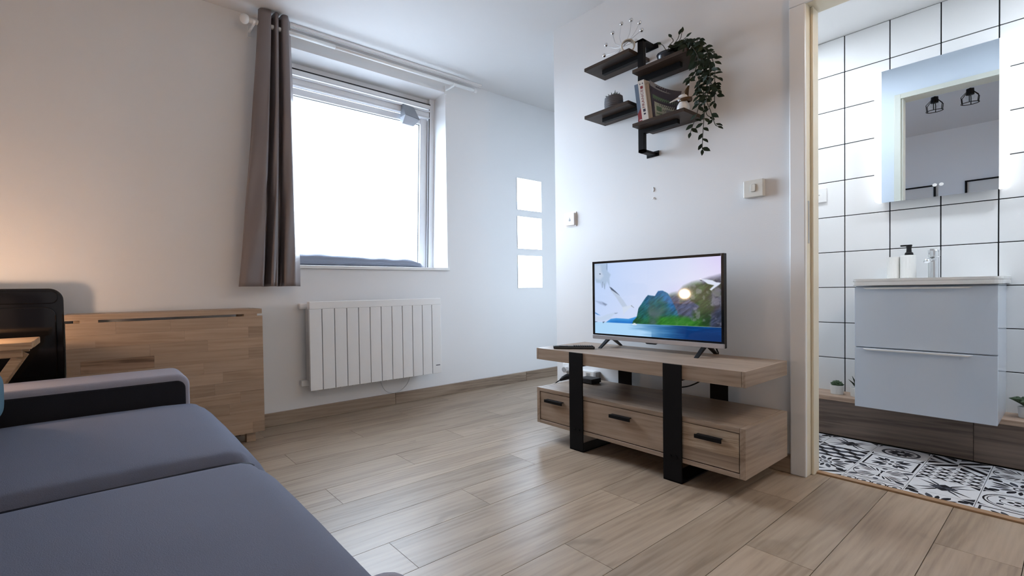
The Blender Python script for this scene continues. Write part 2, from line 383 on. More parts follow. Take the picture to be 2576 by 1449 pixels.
# patterned floor tiles: prints are flat ink polygons on each tile
def rot(poly, a, c=(0.5, 0.5)):
    ca, sa = math.cos(a), math.sin(a)
    return [(c[0]+(x-c[0])*ca-(y-c[1])*sa, c[1]+(x-c[0])*sa+(y-c[1])*ca) for x, y in poly]
def petal(cx, cy, a, r0, r1, w, n=6):
    L_ = []; R_ = []
    for i in range(n+1):
        t = i/n; r = lerp(r0, r1, t); h = w*math.sin(PI*t)**0.8
        d = (math.cos(a), math.sin(a)); p = (-d[1], d[0])
        L_.append((cx+d[0]*r+p[0]*h, cy+d[1]*r+p[1]*h)); R_.append((cx+d[0]*r-p[0]*h, cy+d[1]*r-p[1]*h))
    return L_+R_[::-1][1:-1]
def ringq(cx, cy, ro, ri, n=20, sq=1.0):
    out = []
    for i in range(n):
        a, c = 2*PI*i/n, 2*PI*(i+1)/n
        out.append([(cx+ro*math.cos(a), cy+ro*sq*math.sin(a)), (cx+ro*math.cos(c), cy+ro*sq*math.sin(c)), (cx+ri*math.cos(c), cy+ri*sq*math.sin(c)), (cx+ri*math.cos(a), cy+ri*sq*math.sin(a))])
    return out
def lineq(p, q, w):
    d = Vector((q[0]-p[0], q[1]-p[1])).normalized(); n = Vector((-d.y, d.x))*w/2
    return [(p[0]+n.x, p[1]+n.y), (q[0]+n.x, q[1]+n.y), (q[0]-n.x, q[1]-n.y), (p[0]-n.x, p[1]-n.y)]
def frame(m, w): return [[(m,m),(1-m,m),(1-m,m+w),(m,m+w)], [(m,1-m-w),(1-m,1-m-w),(1-m,1-m),(m,1-m)], [(m,m),(m+w,m),(m+w,1-m),(m,1-m)], [(1-m-w,m),(1-m,m),(1-m,1-m),(1-m-w,1-m)]]
def pat_star():
    o = []
    for k in range(4):
        a = k*PI/2+PI/4
        o.append((rot([(0.5,0.5),(0.61,0.61),(0.5,0.72),(0.39,0.61)], a-PI/4), 1 if k % 2 == 0 else 2))
        for s, c in ((-1, 1), (1, 2)):
            o.append((rot([(0.54,0.56),(0.62,0.60+0.02*s),(0.60+0.30*(s > 0)+0.0, 0.70+0.0),(0.92,0.92)][:0] or [(0.52,0.53),(0.70,0.60),(0.94,0.80),(0.72,0.68)] if s > 0 else [(0.53,0.52),(0.60,0.70),(0.80,0.94),(0.68,0.72)], k*PI/2), c))
        o.append((rot([(0,0),(0.20,0),(0,0.20)], k*PI/2), 1))
    return o
def pat_cubes():
    o = []; n = 3.0; w = 1/n
    for j in range(-1, 4):
        for i in range(-1, 4):
            x = i*w+(w/2 if j % 2 else 0); y = j*0.29
            o.append(([(x,y),(x+w/2,y-0.10),(x+w/2,y+0.09),(x,y+0.19)], 1)); o.append(([(x+w/2,y-0.10),(x+w,y),(x+w,y+0.19),(x+w/2,y+0.09)], 2))
    return o
def pat_flower():
    o = [(q, 1) for q in ringq(0.5, 0.5, 0.12, 0.09)]+[([(0.5+0.045*math.cos(2*PI*i/10), 0.5+0.045*math.sin(2*PI*i/10)) for i in range(10)], 1)]
    for k in range(8):
        a = k*PI/4
        o.append((petal(0.5, 0.5, a, 0.15, 0.40, 0.035), 1)); o.append((petal(0.5, 0.5, a+PI/8, 0.17, 0.46, 0.05), 1 if k % 2 else 2))
    for k in range(4):
        o.append((rot([(0,0),(0.24,0),(0.10,0.10),(0,0.24)], k*PI/2), 1)); o.append((petal(0.5, 0.5, k*PI/2+PI/4, 0.40, 0.60, 0.07), 1))
    return o
def pat_leaf():
    o = [(q, 1) for q in frame(0.05, 0.035)]
    for k in range(4):
        a = k*PI/2+PI/4
        for d in (-0.34, 0, 0.34): o.append((petal(0.5, 0.5, a+d, 0.14, 0.42-abs(d)*0.12, 0.045), 2 if d else 1))
        o.append((petal(0.5, 0.5, k*PI/2, 0.05, 0.17, 0.04), 1))
    return o
def pat_palm():
    o = []
    for k in range(2):
        o.append((rot(lineq((0.5,0.52),(0.5,0.70),0.03), k*PI), 1)); o.append((rot([(0.46,0.68),(0.54,0.68),(0.53,0.74),(0.47,0.74)], k*PI), 1))
    for k in range(4):
        a = k*PI/2+PI/4
        for d, r in ((-0.42,0.40),(-0.2,0.50),(0,0.56),(0.2,0.50),(0.42,0.40)):
            o.append((petal(0.5,0.5,a+d,0.16,r,0.018),1))
        o.append((petal(0.5,0.5,a,0.44,0.66,0.06),2)); o.append((petal(0.5,0.5,k*PI/2,0.36,0.47,0.05),2))
    o += [(q,1) for q in ringq(0.5,0.5,0.47,0.455,28)]
    return o
def pat_circles():
    o = []; n = 4
    for j in range(n+1):
        for i in range(n+1):
            for a in (PI/4, -PI/4):
                cx, cy = (i+0.5)/n, (j)/n
                o.append((petal(i/n, j/n, a, 0.0, 0.3535, 0.030), 1))
    return o
def pat_rays():
    o = []
    for k in range(4):
        o.append((rot([(0,0),(0.5,0.5),(0.5,0.34),(0.18,0)], k*PI/2), 1)); o.append((rot([(0.34,0),(0.5,0.16),(0.5,0.0)], k*PI/2), 2)); o.append((rot([(0.82,0),(0.56,0.28),(0.56,0.1),(0.64,0)], k*PI/2), 1))
    return o
def pat_chain():
    o = []
    for k in range(2):
        for i in range(4):
            cx, cy = i*0.25+0.125, 0.25+0.5*k
            o += [(q,1) for q in ringq(cx, cy, 0.125, 0.10, 14)]; o += [(q,2) for q in ringq(cx, cy, 0.045, 0.0001, 8)]
        o.append(([(0,0.46+0.5*k),(1,0.46+0.5*k),(1,0.49+0.5*k),(0,0.49+0.5*k)],1))
    return o
def pat_medal():
    o = [(q,1) for q in ringq(0.5,0.5,0.46,0.43,28)]+[(q,1) for q in ringq(0.5,0.5,0.40,0.385,28)]+[(q,1) for q in ringq(0.5,0.5,0.24,0.22,20,0.8)]
    for k in range(4):
        o.append((petal(0.5,0.5,k*PI/2,0.03,0.14,0.05),1)); o.append((petal(0.5,0.5,k*PI/2+PI/4,0.24,0.36,0.05),2)); o.append((rot([(0,0),(0.18,0),(0.06,0.06),(0,0.18)],k*PI/2),1))
    return o
def pat_rose():
    o = [(q,2) for q in ringq(0.5,0.5,0.36,0.30,24)]
    for k in range(12): o.append((petal(0.5,0.5,k*PI/6,0.05,0.27,0.045),1 if k % 2 else 2))
    for k in range(4): o.append((rot([(0.03,0.03),(0.22,0.03),(0.06,0.09),(0.03,0.22)],k*PI/2),1))
    return o
PATS = dict(star=pat_star, cubes=pat_cubes, flower=pat_flower, leaf=pat_leaf, palm=pat_palm, circles=pat_circles, rays=pat_rays, chain=pat_chain, medal=pat_medal, rose=pat_rose)
def clip_poly(poly):
    def cl(P, ax, v, s):
        out = []
        for i in range(len(P)):
            a, c = P[i], P[(i+1) % len(P)]; ia, ic = s*(a[ax]-v) >= 0, s*(c[ax]-v) >= 0
            if ia: out.append(a)
            if ia != ic:
                t = (v-a[ax])/(c[ax]-a[ax]); out.append((a[0]+(c[0]-a[0])*t, a[1]+(c[1]-a[1])*t))
        return out
    for ax, v, s in ((0,0.02,1),(0,0.98,-1),(1,0.02,1),(1,0.98,-1)):
        poly = cl(poly, ax, v, s)
        if len(poly) < 3: return []
    return poly
FX = [2.47, 2.67, 2.87, 3.07, 3.27]
FYB = [0.766+0.1815*i for i in range(-6, 6)]
fb = struct('floor_bathroom', box(B(), XT+0.10, 3.29, -0.8, YE-0.1, -0.06, -0.007), M_GROUT, 'black and white patterned bathroom floor tiles', 'floor')
LAY = {0: ['palm','flower','palm','flower'], 1: ['rays','flower','cubes','star'], 2: ['chain','palm','leaf','rose'], 3: ['flower','star','circles','rays'], 4: ['leaf','medal','flower','palm']}
keys = list(PATS)
for c in range(-3, 9):
    yb = 0.766-0.1815*(c-1); ya = yb-0.1815
    for r in range(4):
        pat = LAY[c][r] if c in LAY else keys[(c*3+r*5) % len(keys)]
        x0, x1 = FX[r], FX[r+1]
        b = B(); box(b, max(x0, 2.592)+0.001, x1-0.001, ya+0.001, yb-0.001, -0.008, 0.0)
        nb = len(b.faces)
        for q, (poly, ink) in enumerate(PATS[pat]()):
            poly = clip_poly(poly)
            if not poly: continue
            P = [(lerp(yb, ya, u), lerp(x0, x1, v)) for u, v in poly]
            P = [(y, max(x, 2.594)) for y, x in P]
            try:
                f = b.faces.new([b.verts.new((x, y, 0.0003+0.00004*(q % 5))) for y, x in P]); f.material_index = ink
            except ValueError: pass
        bmesh.ops.recalc_face_normals(b, faces=b.faces)
        for f in b.faces:
            if f.material_index and f.normal.z < 0: f.normal_flip()
        me = bpy.data.meshes.new('tile'); b.to_mesh(me); b.free()
        obj('tile', me, [M_TILEF, M_INK, M_INKG], fb)

# ------------------------------------------------------------------ window
wn = root('window_1', (1.6, 3.075, 1.0), 'white framed window with a single bright pane', 'window', kind='structure')
TILT = math.radians(2.6); wn.rotation_euler = (TILT, 0, 0)
def wl(*a): return [a[0]-1.6, a[1]-1.6, a[2]-3.075, a[3]-3.075, a[4]-1.0, a[5]-1.0]
def wpart(n, m, *boxes, bevel=0.003):
    b = B()
    for a in boxes: box(b, *wl(*a))
    return obj(n, b, m, wn, local=True, bevel=bevel)
ztop = 2.375
wpart('outer_frame', M_PVC, (2.235,2.29,3.06,3.20,0.99,ztop), (0.92,0.975,3.06,3.20,0.99,ztop), (0.975,2.235,3.08,3.20,2.285,ztop), (0.975,2.235,3.09,3.20,0.985,1.02))
wpart('seal', M_SEAL, (2.2335,2.2365,3.058,3.066,1.0,2.30), bevel=0)
wpart('head_rail', M_PVC, (0.975,2.232,3.045,3.08,2.283,2.316), bevel=0.006)
wpart('head_rail', M_PVC, (0.975,2.232,3.040,3.08,2.262,2.272), bevel=0.003)
wpart('head_rail', M_GREYP.copy() if False else M_PVC, (0.975,2.232,3.058,3.09,2.225,2.262), bevel=0.003)
wpart('head_rail', M_PVC, (0.975,2.232,3.052,3.09,2.212,2.222), bevel=0.002)
wpart('seal', M_SEAL, (0.975,2.236,3.048,3.07,2.3165,2.324), bevel=0)
sash = wpart('sash', M_PVC, (2.165,2.232,3.085,3.15,1.02,2.215), (0.978,1.045,3.085,3.15,1.02,2.215), (1.045,2.165,3.085,3.15,2.165,2.212), (1.045,2.165,3.085,3.15,1.02,1.045), bevel=0.005)
wpart('pane', M_GLASS, (1.045,2.165,3.115,3.122,1.045,2.165), bevel=0)
wpart('bead', M_SEAL, (2.1632,2.165,3.10,3.112,1.045,2.165), (1.045,2.165,3.10,3.112,2.1635,2.165), bevel=0)
b = B()
prism(b, [(0,-0.0),(0.03,0.01),(0.032,-0.095),(0.0,-0.145)], 0, 0, 0.1)
bm_ = B()
pts = [(1.963,3.035,2.272),(2.068,3.035,2.262),(2.068,3.07,2.262),(1.963,3.07,2.272),(1.955,2.985,2.175),(2.092,2.985,2.158),(2.092,3.06,2.158),(1.955,3.06,2.175)]
hexa(bm_, [pts[i] for i in (4,5,6,7,0,1,2,3)])
lat = obj('window_latch', bm_, M_GREYP, wn, bevel=0.004, local=True)
lat.data.transform(Matrix.Translation((-1.6,-3.075,-1.0)))
bm_ = B(); pts2 = [(1.955,2.985,2.175),(2.092,2.985,2.158),(2.092,3.06,2.158),(1.955,3.06,2.175),(1.95,3.02,2.115),(2.055,3.02,2.11),(2.055,3.06,2.11),(1.95,3.06,2.115)]
hexa(bm_, [pts2[i] for i in (4,5,6,7,0,1,2,3)])
lat2 = obj('latch_cover', bm_, mat('pale_grey_plastic', (0.42,0.45,0.5), 0.3), wn, bevel=0.004, local=True); lat2.data.transform(Matrix.Translation((-1.6,-3.075,-1.0)))
struct('trim_2', box(B(), OX0-0.005, 2.295, YW-0.016, YW+0.27, 0.981, 1.003), M_WHITE, 'white window sill board above the radiator', 'window sill', bevel=0.003)
# kitchen window seen only in the mirror tiles
w2 = root('window_2', (XK, 1.65, 0.62), 'bright kitchen window seen in the mirror tiles', 'window', kind='structure')
b = B(); box(b, XK, XK+0.06, 1.33, 1.37, 0.62, 2.44); box(b, XK, XK+0.06, 1.93, 1.97, 0.62, 2.44); box(b, XK, XK+0.06, 1.37, 1.93, 0.62, 0.66); box(b, XK, XK+0.06, 1.37, 1.93, 2.40, 2.44)
obj('frame', b, M_PVC, w2); obj('pane', box(B(), XK+0.025, XK+0.03, 1.37, 1.93, 0.66, 2.40), M_GLASS, w2)

# thin white strip along the ceiling, then the curtain rod
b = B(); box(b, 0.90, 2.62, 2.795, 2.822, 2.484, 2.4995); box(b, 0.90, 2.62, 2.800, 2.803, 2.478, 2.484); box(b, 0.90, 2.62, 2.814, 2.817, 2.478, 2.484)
obj('ceiling_strip', b, M_WHITE, None, bevel=0.002, label='slim white strip under the ceiling above the curtain rod', cat='rail')
rd = root('curtain_rod', (1.6, 2.76, 2.41), 'white curtain rod with ball end above the window', 'curtain rod')
obj('pole', tube(B(), [(0.755,2.76,2.413),(1.30,2.76,2.412)], 0.0135, 16), M_WHITE, rd, smooth=True)
obj('pole', tube(B(), [(1.28,2.76,2.412),(2.50,2.76,2.411)], 0.0115, 16), M_WHITE, rd, smooth=True)
obj('finial', sphere(B(), (0.735,2.76,2.413), 0.027, 20), M_WHITE, rd, smooth=True)
b = B(); tube(b, [(2.495,2.76,2.411),(2.522,2.76,2.411)], 0.0145, 16); obj('end_cap', b, M_WHITE, rd)
for x in (0.785, 2.286):
    b = B(); box(b, x-0.010, x+0.010, 2.852, 2.86, 2.365, 2.430); box(b, x-0.006, x+0.006, 2.765, 2.855, 2.392, 2.402)
    for k in range(9):
        a0, a1 = math.radians(180+k*20), math.radians(200+k*20)
        hexa(b, [(x-0.007,2.76+0.015*math.cos(a0),2.412+0.015*math.sin(a0)),(x+0.007,2.76+0.015*math.cos(a0),2.412+0.015*math.sin(a0)),(x+0.007,2.76+0.015*math.cos(a1),2.412+0.015*math.sin(a1)),(x-0.007,2.76+0.015*math.cos(a1),2.412+0.015*math.sin(a1)),
                 (x-0.007,2.76+0.020*math.cos(a0),2.412+0.020*math.sin(a0)),(x+0.007,2.76+0.020*math.cos(a0),2.412+0.020*math.sin(a0)),(x+0.007,2.76+0.020*math.cos(a1),2.412+0.020*math.sin(a1)),(x-0.007,2.76+0.020*math.cos(a1),2.412+0.020*math.sin(a1))])
    obj('bracket', b, M_WHITE, rd)

# curtain
def curtain():
    nz_, nt = 60, 150; vs = []; fs = []
    # fold line in plan: (u along width, v depth), u in 0..1
    plan = [(0.0,0.0),(0.05,-0.7),(0.27,-1.0),(0.33,-0.7),(0.36,0.7),(0.40,0.9),(0.43,0.6),(0.47,-0.75),(0.52,-0.85),(0.56,-0.5),(0.59,0.6),(0.63,0.7),(0.66,0.3),(0.69,-0.8),(0.82,-0.9),(0.88,-0.3),(0.94,0.3),(1.0,0.9)]
    pl = catmull([(p[0], p[1], 0) for p in plan], 9)
    nt = len(pl)
    for i in range(nz_+1):
        t = i/nz_; z = lerp(2.492, 0.866, t)
        x0 = lerp(0.815, 0.672, t**1.15); x1 = lerp(1.012, 1.052, t**0.9)
        A = lerp(0.034, 0.052, t)
        for j, p in enumerate(pl):
            wv_ = 0.006*math.sin(5*t*PI+j*0.25)*t+0.004*math.sin(j*0.6+11*t)*t
            vs.append((lerp(x0, x1, p.x)+wv_*0.6, 2.76+p.y*A+wv_, z))
    for i in range(nz_):
        for j in range(nt-1):
            a = i*nt+j; fs.append((a, a+1, a+nt+1, a+nt))
    me = bpy.data.meshes.new('panel'); me.from_pydata(vs, [], fs); return me
ct = root('curtain', (0.85, 2.76, 0.866), 'taupe grey curtain drawn to the left of the window', 'curtain')
cp = obj('panel', curtain(), M_CURT, ct, smooth=True)
sm = cp.modifiers.new('solid', 'SOLIDIFY'); sm.thickness = 0.003
# sill cushion
def soft_box(name, x0, x1, y0, y1, z0, z1, m, parent, puff=0.02, n=8, e=0.22, subd=1, origin=None, **kw):
    """rounded cushion: subdivided box bulged towards its middle"""
    b = B(); bmesh.ops.create_cube(b, size=2.0)
    bmesh.ops.subdivide_edges(b, edges=b.edges[:], cuts=n, use_grid_fill=True)
    cx, cy, cz = (x0+x1)/2, (y0+y1)/2, (z0+z1)/2; hx, hy, hz = (x1-x0)/2, (y1-y0)/2, (z1-z0)/2
    r = min(hx, hy, hz)*e*2
    for v in b.verts:
        p = v.co.copy(); q = Vector((p.x*hx, p.y*hy, p.z*hz))
        inner = Vector((max(-hx+r, min(hx-r, q.x)), max(-hy+r, min(hy-r, q.y)), max(-hz+r, min(hz-r, q.z))))
        d = q-inner
        if d.length > 1e-9: q = inner+d.normalized()*min(d.length, r) if d.length > r else q
        s = (1-p.x**2)*(1-p.y**2)
        q.z += puff*s*p.z
        v.co = Vector((cx, cy, cz))+q
    return obj(name, b, m, parent, smooth=True, subdiv=subd, origin=origin, **kw)
def bolster():
    b = B(); ring = []; n = 44; seg = 16
    for i in range(n+1):
        t = i/n; x = lerp(0.98, 2.10, t); e = min(1, min(t, 1-t)*n/4)**0.5
        h = (0.080-0.024*max(0, t-0.45)/0.55+0.004*math.sin(9*t)+0.002*math.sin(31*t))*lerp(0.35, 1, e)
        ring.append([b.verts.new((x, 2.97+0.062*lerp(0.5,1,e)*math.cos(2*PI*k/seg), 1.003+h*0.5+h*0.5*(abs(math.sin(2*PI*k/seg))**0.7)*(1 if math.sin(2*PI*k/seg) > 0 else -1)+0.002*math.sin(40*t+k))) for k in range(seg)])
    for p, q in zip(ring, ring[1:]):
        for k in range(seg): b.faces.new((p[k], p[(k+1)%seg], q[(k+1)%seg], q[k]))
    b.faces.new(ring[0][::-1]); b.faces.new(ring[-1]); return b
bl = root('bolster_cushion', (1.55, 2.97, 1.003), 'long slate grey draught cushion lying on the window sill', 'cushion')
obj('cover', bolster(), M_CUSH, bl, smooth=True)
b = B(); tube(b, [(1.0+1.06*i/20, 2.912-0.0, 1.030+0.002*math.sin(i)) for i in range(21)], 0.0025, 6); obj('seam', b, M_CUSH, bl)

# ------------------------------------------------------------------ radiator
ra = root('radiator', (1.61, 2.80, 0.205), 'white panel radiator with vertical bars under the window', 'radiator')
RX0, RX1, RZ0, RZ1, NB = 1.086, 2.132, 0.205, 0.768, 12
bwid = (RX1-RX0)/NB
for i in range(NB):
    xa = RX0+bwid*i
    obj('bar', box(B(), xa+0.0028, xa+bwid-0.0028, 2.757, 2.775, RZ0, RZ1-0.048), M_RAD, ra, bevel=0.002)
obj('top_cap', box(B(), RX0+0.0028, RX1-0.0028, 2.757, 2.800, RZ1-0.048, RZ1), M_RAD, ra, bevel=0.003)
obj('body', box(B(), RX0+0.01, RX1-0.01, 2.775, 2.845, RZ0+0.055, RZ1-0.045), M_RADB, ra)
for z in (RZ0+0.04, RZ1-0.03): obj('wall_bracket', box(B(), RX0-0.03, RX0+0.02, 2.825, 2.858, z-0.018, z+0.018), M_RAD, ra, bevel=0.003)
for i in range(9): obj('foot_clip', box(B(), RX0+0.04+bwid*i*1.0, RX0+0.055+bwid*i, 2.765, 2.78, RZ0-0.006, RZ0), M_WHITE, ra)
b = B()
for i in range(6): box(b, RX1-0.055+i*0.0065, RX1-0.050+i*0.0065, 2.7562, 2.757, 0.262, 0.269)
obj('maker_mark', b, mat('dark_grey_print', (0.08,0.08,0.1), 0.5), ra)
obj('power_cable', tube(B(), catmull([(1.62,2.825,0.24),(1.645,2.83,0.165),(1.69,2.84,0.108),(1.765,2.843,0.088),(1.83,2.84,0.108),(1.875,2.83,0.16),(1.89,2.825,0.24)], 6), 0.0028, 8), M_RADB, ra, smooth=True)

# ------------------------------------------------------------------ drop leaf table
dt = root('drop_leaf_table', (0.31, 2.7, 0), 'folded beech drop-leaf table standing against the wall', 'table')
TXa, TXb, TYf = -0.125, 0.75, 2.60
random.seed(11)
def staves(parent, x0, x1, horiz, a0, a1, t0, t1, n, front=True, special=True):
    """rows of glued staves; horiz rows go along X. front: thickness along Y (t0..t1), rows stacked in z"""
    h = (a1-a0)/n
    for r in range(n):
        x = x0-random.uniform(0, 0.3); q = 0
        while x < x1-0.001:
            ln = random.uniform(0.22, 0.46); xa, xb = max(x, x0), min(x+ln, x1); x += ln
            if xb-xa < 0.012: continue
            d = random.choice((0, 0.0001, 0.0002, 0.0003))
            za, zb = a0+h*r, a0+h*(r+1); m = M_BEECH
            if special and r == n-4 and q == 1: m = M_BEECHK
            q += 1
            bx_ = (xa+0.0002, xb-0.0002, t0+d, t1, za+0.0002, zb-0.0002) if front else (xa+0.0002, xb-0.0002, za+0.0002, zb-0.0002, t0, t1-d)
            obj('stave', box(B(), *bx_), m, parent)
lf = obj('leaf', box(B(), TXa+0.004, TXb+0.001, TYf+0.010, TYf+0.022, 0.060, 0.700), M_BEECH, dt)
staves(lf, TXa+0.002, TXb+0.003, True, 0.058, 0.702, TYf, TYf+0.012, 11)
tt = obj('table_top', box(B(), TXa+0.004, TXb-0.004, TYf+0.006, 2.836, 0.714, 0.728), M_BEECH, dt)
staves(tt, TXa, TXb, True, TYf+0.002, 2.840, 0.722, 0.741, 4, front=False, special=False)
obj('front_edge', box(B(), TXa, TXb, TYf, TYf+0.010, 0.714, 0.7395), M_BEECH, tt)
for x in (TXa+0.09, TXb-0.06): obj('hinge', box(B(), x-0.035, x+0.035, TYf+0.004, TYf+0.020, 0.7015, 0.7145), M_BEECH, dt)
for x in (TXa+0.055, TXb-0.065):
    for y in (2.652, 2.79): obj('leg', box(B(), x-0.024, x+0.026, y-0.02, y+0.02, 0, 0.713), M_BEECH, dt, bevel=0.002)
    obj('foot_rail', box(B(), x-0.018, x+0.020, 2.672, 2.77, 0.05, 0.10), M_BEECH, dt)
obj('stretcher', box(B(), TXa+0.08, TXb-0.09, 2.70, 2.74, 0.10, 0.16), M_BEECH, dt)
obj('gate_leg', box(B(), 0.56, 0.60, 2.632, 2.662, 0.03, 0.70), M_BEECH, dt)

# ------------------------------------------------------------------ black chair by the wall
ch = root('side_chair', (-0.36, 2.70, 0), 'glossy black chair with rounded backrest standing by the white wall', 'chair')
CX0, CX1, CZT = -0.585, -0.132, 0.864
def taper(poly, zref, k): return [(x+(k*(zref-z) if x > -0.36 else -k*(zref-z)), z) for x, z in poly]
def shell(x0, x1, z0, z1, r, y0, y1): return prism(B(), rrect(x0, x1, z0, z1, r, 8), 1, y0, y1)
obj('backrest', shell(CX0, CX1, 0.40, CZT, 0.055, 2.722, 2.745), M_BLKGL, ch, bevel=0.007, seg=3, smooth=False)
obj('back_band', prism(B(), rrect(CX0+0.022, CX1-0.022, CZT-0.070, CZT-0.012, 0.024, 6), 1, 2.716, 2.724), M_BLKGL, ch, bevel=0.004)
obj('back_panel', shell(CX0+0.028, CX1-0.028, 0.43, CZT-0.085, 0.045, 2.714, 2.724), M_BLKGL, ch, bevel=0.005, seg=3)
obj('seat', prism(B(), rrect(CX0+0.01, CX1-0.01, 2.53, 2.75, 0.03, 5), 2, 0.405, 0.44), M_BLKGL, ch, bevel=0.008)
for x in (CX0+0.03, CX1-0.03):
    for y in (2.55, 2.735): obj('leg', tube(B(), [(x, y, 0.41), (x, y, 0.0)], [0.014, 0.011], 12), M_BLKGL, ch, smooth=True)

# ------------------------------------------------------------------ wooden side table with the small lamp (mostly left of the frame)
st = root('folding_side_table', (-0.43, 2.35, 0), 'small oiled wood folding side table behind the sofa arm', 'side table')
for i in range(4):
    y0_ = 2.215+i*0.0715
    obj('slat', box(B(), -0.66, -0.203-0.002*(i == 0), y0_, y0_+0.070, 0.632, 0.658), M_PINE, st, bevel=0.003)
for y in (2.235, 2.46): obj('rail', box(B(), -0.645, -0.235, y, y+0.022, 0.602, 0.632), M_PINE, st, bevel=0.002)
for y in (2.262, 2.44):
    for a, c in (((-0.25, 0.60), (-0.61, 0.0)), ((-0.61, 0.60), (-0.25, 0.0))):
        yy = y if a[0] < -0.4 else y+0.018*(1 if y > 2.3 else -1)
        d = Vector((c[0]-a[0], c[1]-a[1])).normalized(); n_ = Vector((-d.y, d.x))*0.016
        poly = [(a[0]+n_.x, a[1]+n_.y), (c[0]+n_.x, c[1]+n_.y), (c[0]-n_.x, c[1]-n_.y), (a[0]-n_.x, a[1]-n_.y)]
        poly = [(x, max(z, 0.0)) for x, z in poly]
        obj('leg', prism(B(), poly, 1, yy-0.008, yy+0.008), M_PINE, st, bevel=0.002)
lp = root('table_lamp', (-0.52, 2.30, 0.658), 'small warm globe lamp standing on the wooden side table', 'lamp')
obj('base', lathe(B(), [(0,0),(0.045,0),(0.045,0.012),(0.014,0.020),(0.012,0.045),(0,0.045)], (-0.52,2.30,0.658)), M_BLKPL, lp, smooth=True)
obj('bulb', sphere(B(), (-0.52,2.30,0.748), 0.046, 20), M_BULB, lp, smooth=True)

# ------------------------------------------------------------------ sofa
so = root('sofa', (-0.2, 1.15, 0), 'blue grey two-seat sofa with charcoal arm panels', 'sofa')
SB = -0.80
obj('base', box(B(), SB, 0.29, 0.445, 1.94, 0.08, 0.262), M_FABD, so, bevel=0.02, seg=3)
def seat_cushion(ya, yb):
    n = 26; b = B(); grid = {}
    x0, x1, z0, zt = -0.45, 0.378, 0.262, 0.418
    # closed cushion: top sheet and bottom sheet over a rounded-rectangle footprint
    def surf(u, v, top):
        X = lerp(x0, x1, u); Y = lerp(ya, yb, v)
        du = min(u, 1-u)*(x1-x0); dv = min(v, 1-v)*(yb-ya)
        fx = 1-(1-min(1, du/0.12))**2.4; fy = 1-(1-min(1, dv/0.05))**2.4
        puff = 0.026*math.sin(PI*min(1, max(0, u)))**0.8*math.sin(PI*v)**0.8
        h = lerp(z0+0.055, zt, min(fx, 1)*fy**0.9)
        if top: return (X, Y, h+puff+0.0016*noise.noise(Vector((X*9, Y*9, 0))))
        return (X, Y, z0+0.055-0.05*fx*fy)
    N_ = 40
    top = [[b.verts.new(surf(i/N_, j/N_, True)) for j in range(N_+1)] for i in range(N_+1)]
    bot = [[b.verts.new(surf(i/N_, j/N_, False)) for j in range(N_+1)] for i in range(N_+1)]
    for i in range(N_):
        for j in range(N_):
            b.faces.new((top[i][j], top[i+1][j], top[i+1][j+1], top[i][j+1])); b.faces.new((bot[i][j], bot[i][j+1], bot[i+1][j+1], bot[i+1][j]))
    bmesh.ops.remove_doubles(b, verts=b.verts, dist=0.0005)
    # round the footprint corners
    for v in b.verts:
        r = 0.10; cx = x1-r
        for cy, s in ((yb-r, 1), (ya+r, -1)):
            if v.co.x > cx and (v.co.y-cy)*s > 0:
                d = Vector((v.co.x-cx, v.co.y-cy)); m_ = max(abs(d.x), abs(d.y))
                if m_ > 1e-6:
                    d2 = d.normalized()*m_; v.co.x = cx+d2.x; v.co.y = cy+d2.y
    return b
for ya, yb in ((1.193, 1.940), (0.447, 1.187)):
    sc_ = obj('seat_cushion', seat_cushion(ya, yb), M_FAB, so, smooth=True)
    zs, zf = 0.394, 0.356; q_ = 0.019
    for yy, sg in ((ya+q_, 1), (yb-q_, -1)):
        path = [(-0.40, yy, zs), (0.21, yy, zs)]+[(0.258+0.09*math.sin(a), yy+sg*(0.09-0.09*math.cos(a)), lerp(zs, zf-0.012, (a/(PI/2))**1.3)) for a in np.linspace(0.15, 0.95, 6)]
        obj('piping', tube(B(), path, [0.0075]*(len(path)-2)+[0.005, 0.002], 8), M_PIPE, sc_, smooth=True)
def arm(y0, y1, inner):
    b = B(); prof = [(SB,0.06),(0.283,0.06),(0.283,0.06)]
    r = 0.045; pr = [(SB+0.02, 0.07), (0.285, 0.07)]+[(0.285-r+r*math.cos(a), 0.523-r+r*math.sin(a)) for a in np.linspace(0, PI/2, 8)]+[(SB+0.02, 0.523)]
    a = obj('arm', prism(b, pr, 1, y0, y1), M_FABL, so, bevel=0.022, seg=5)
    smooth_by_angle(a, 60)
    r2 = 0.03; pr2 = [(SB+0.06, 0.09), (0.268, 0.09)]+[(0.268-r2+r2*math.cos(t), 0.500-r2+r2*math.sin(t)) for t in np.linspace(0, PI/2, 8)]+[(SB+0.06, 0.500)]
    ys = (y0-0.006, y0+0.02) if inner < 0 else (y1-0.02, y1+0.006)
    obj('arm_panel', prism(B(), pr2, 1, *ys), M_FABD, a, bevel=0.005, label='charcoal inner panel of the arm')
arm(1.945, 2.165, -1); arm(0.20, 0.440, 1)
obj('back', box(B(), SB, -0.56, 0.445, 1.94, 0.08, 0.80), M_FAB, so, bevel=0.04, seg=4)
for ya, yb in ((1.195, 1.93), (0.45, 1.185)):
    soft_box('back_cushion', -0.58, -0.36, ya, yb, 0.43, 0.86, M_FAB, so, puff=0.0, n=8, e=0.35)
for x in (SB+0.06, 0.22):
    for y in (0.26, 2.10): obj('foot', tube(B(), [(x,y,0.072),(x,y,0)], [0.022,0.016], 12), M_BLKPL, so)
pw = root('throw_pillow', (-0.34, 1.78, 0.43), 'teal blue throw pillow at the left end of the sofa', 'pillow')
soft_box('cover', -0.345, -0.240, 1.56, 1.925, 0.446, 0.61, M_TEAL, pw, puff=0.0, n=8, e=0.46)

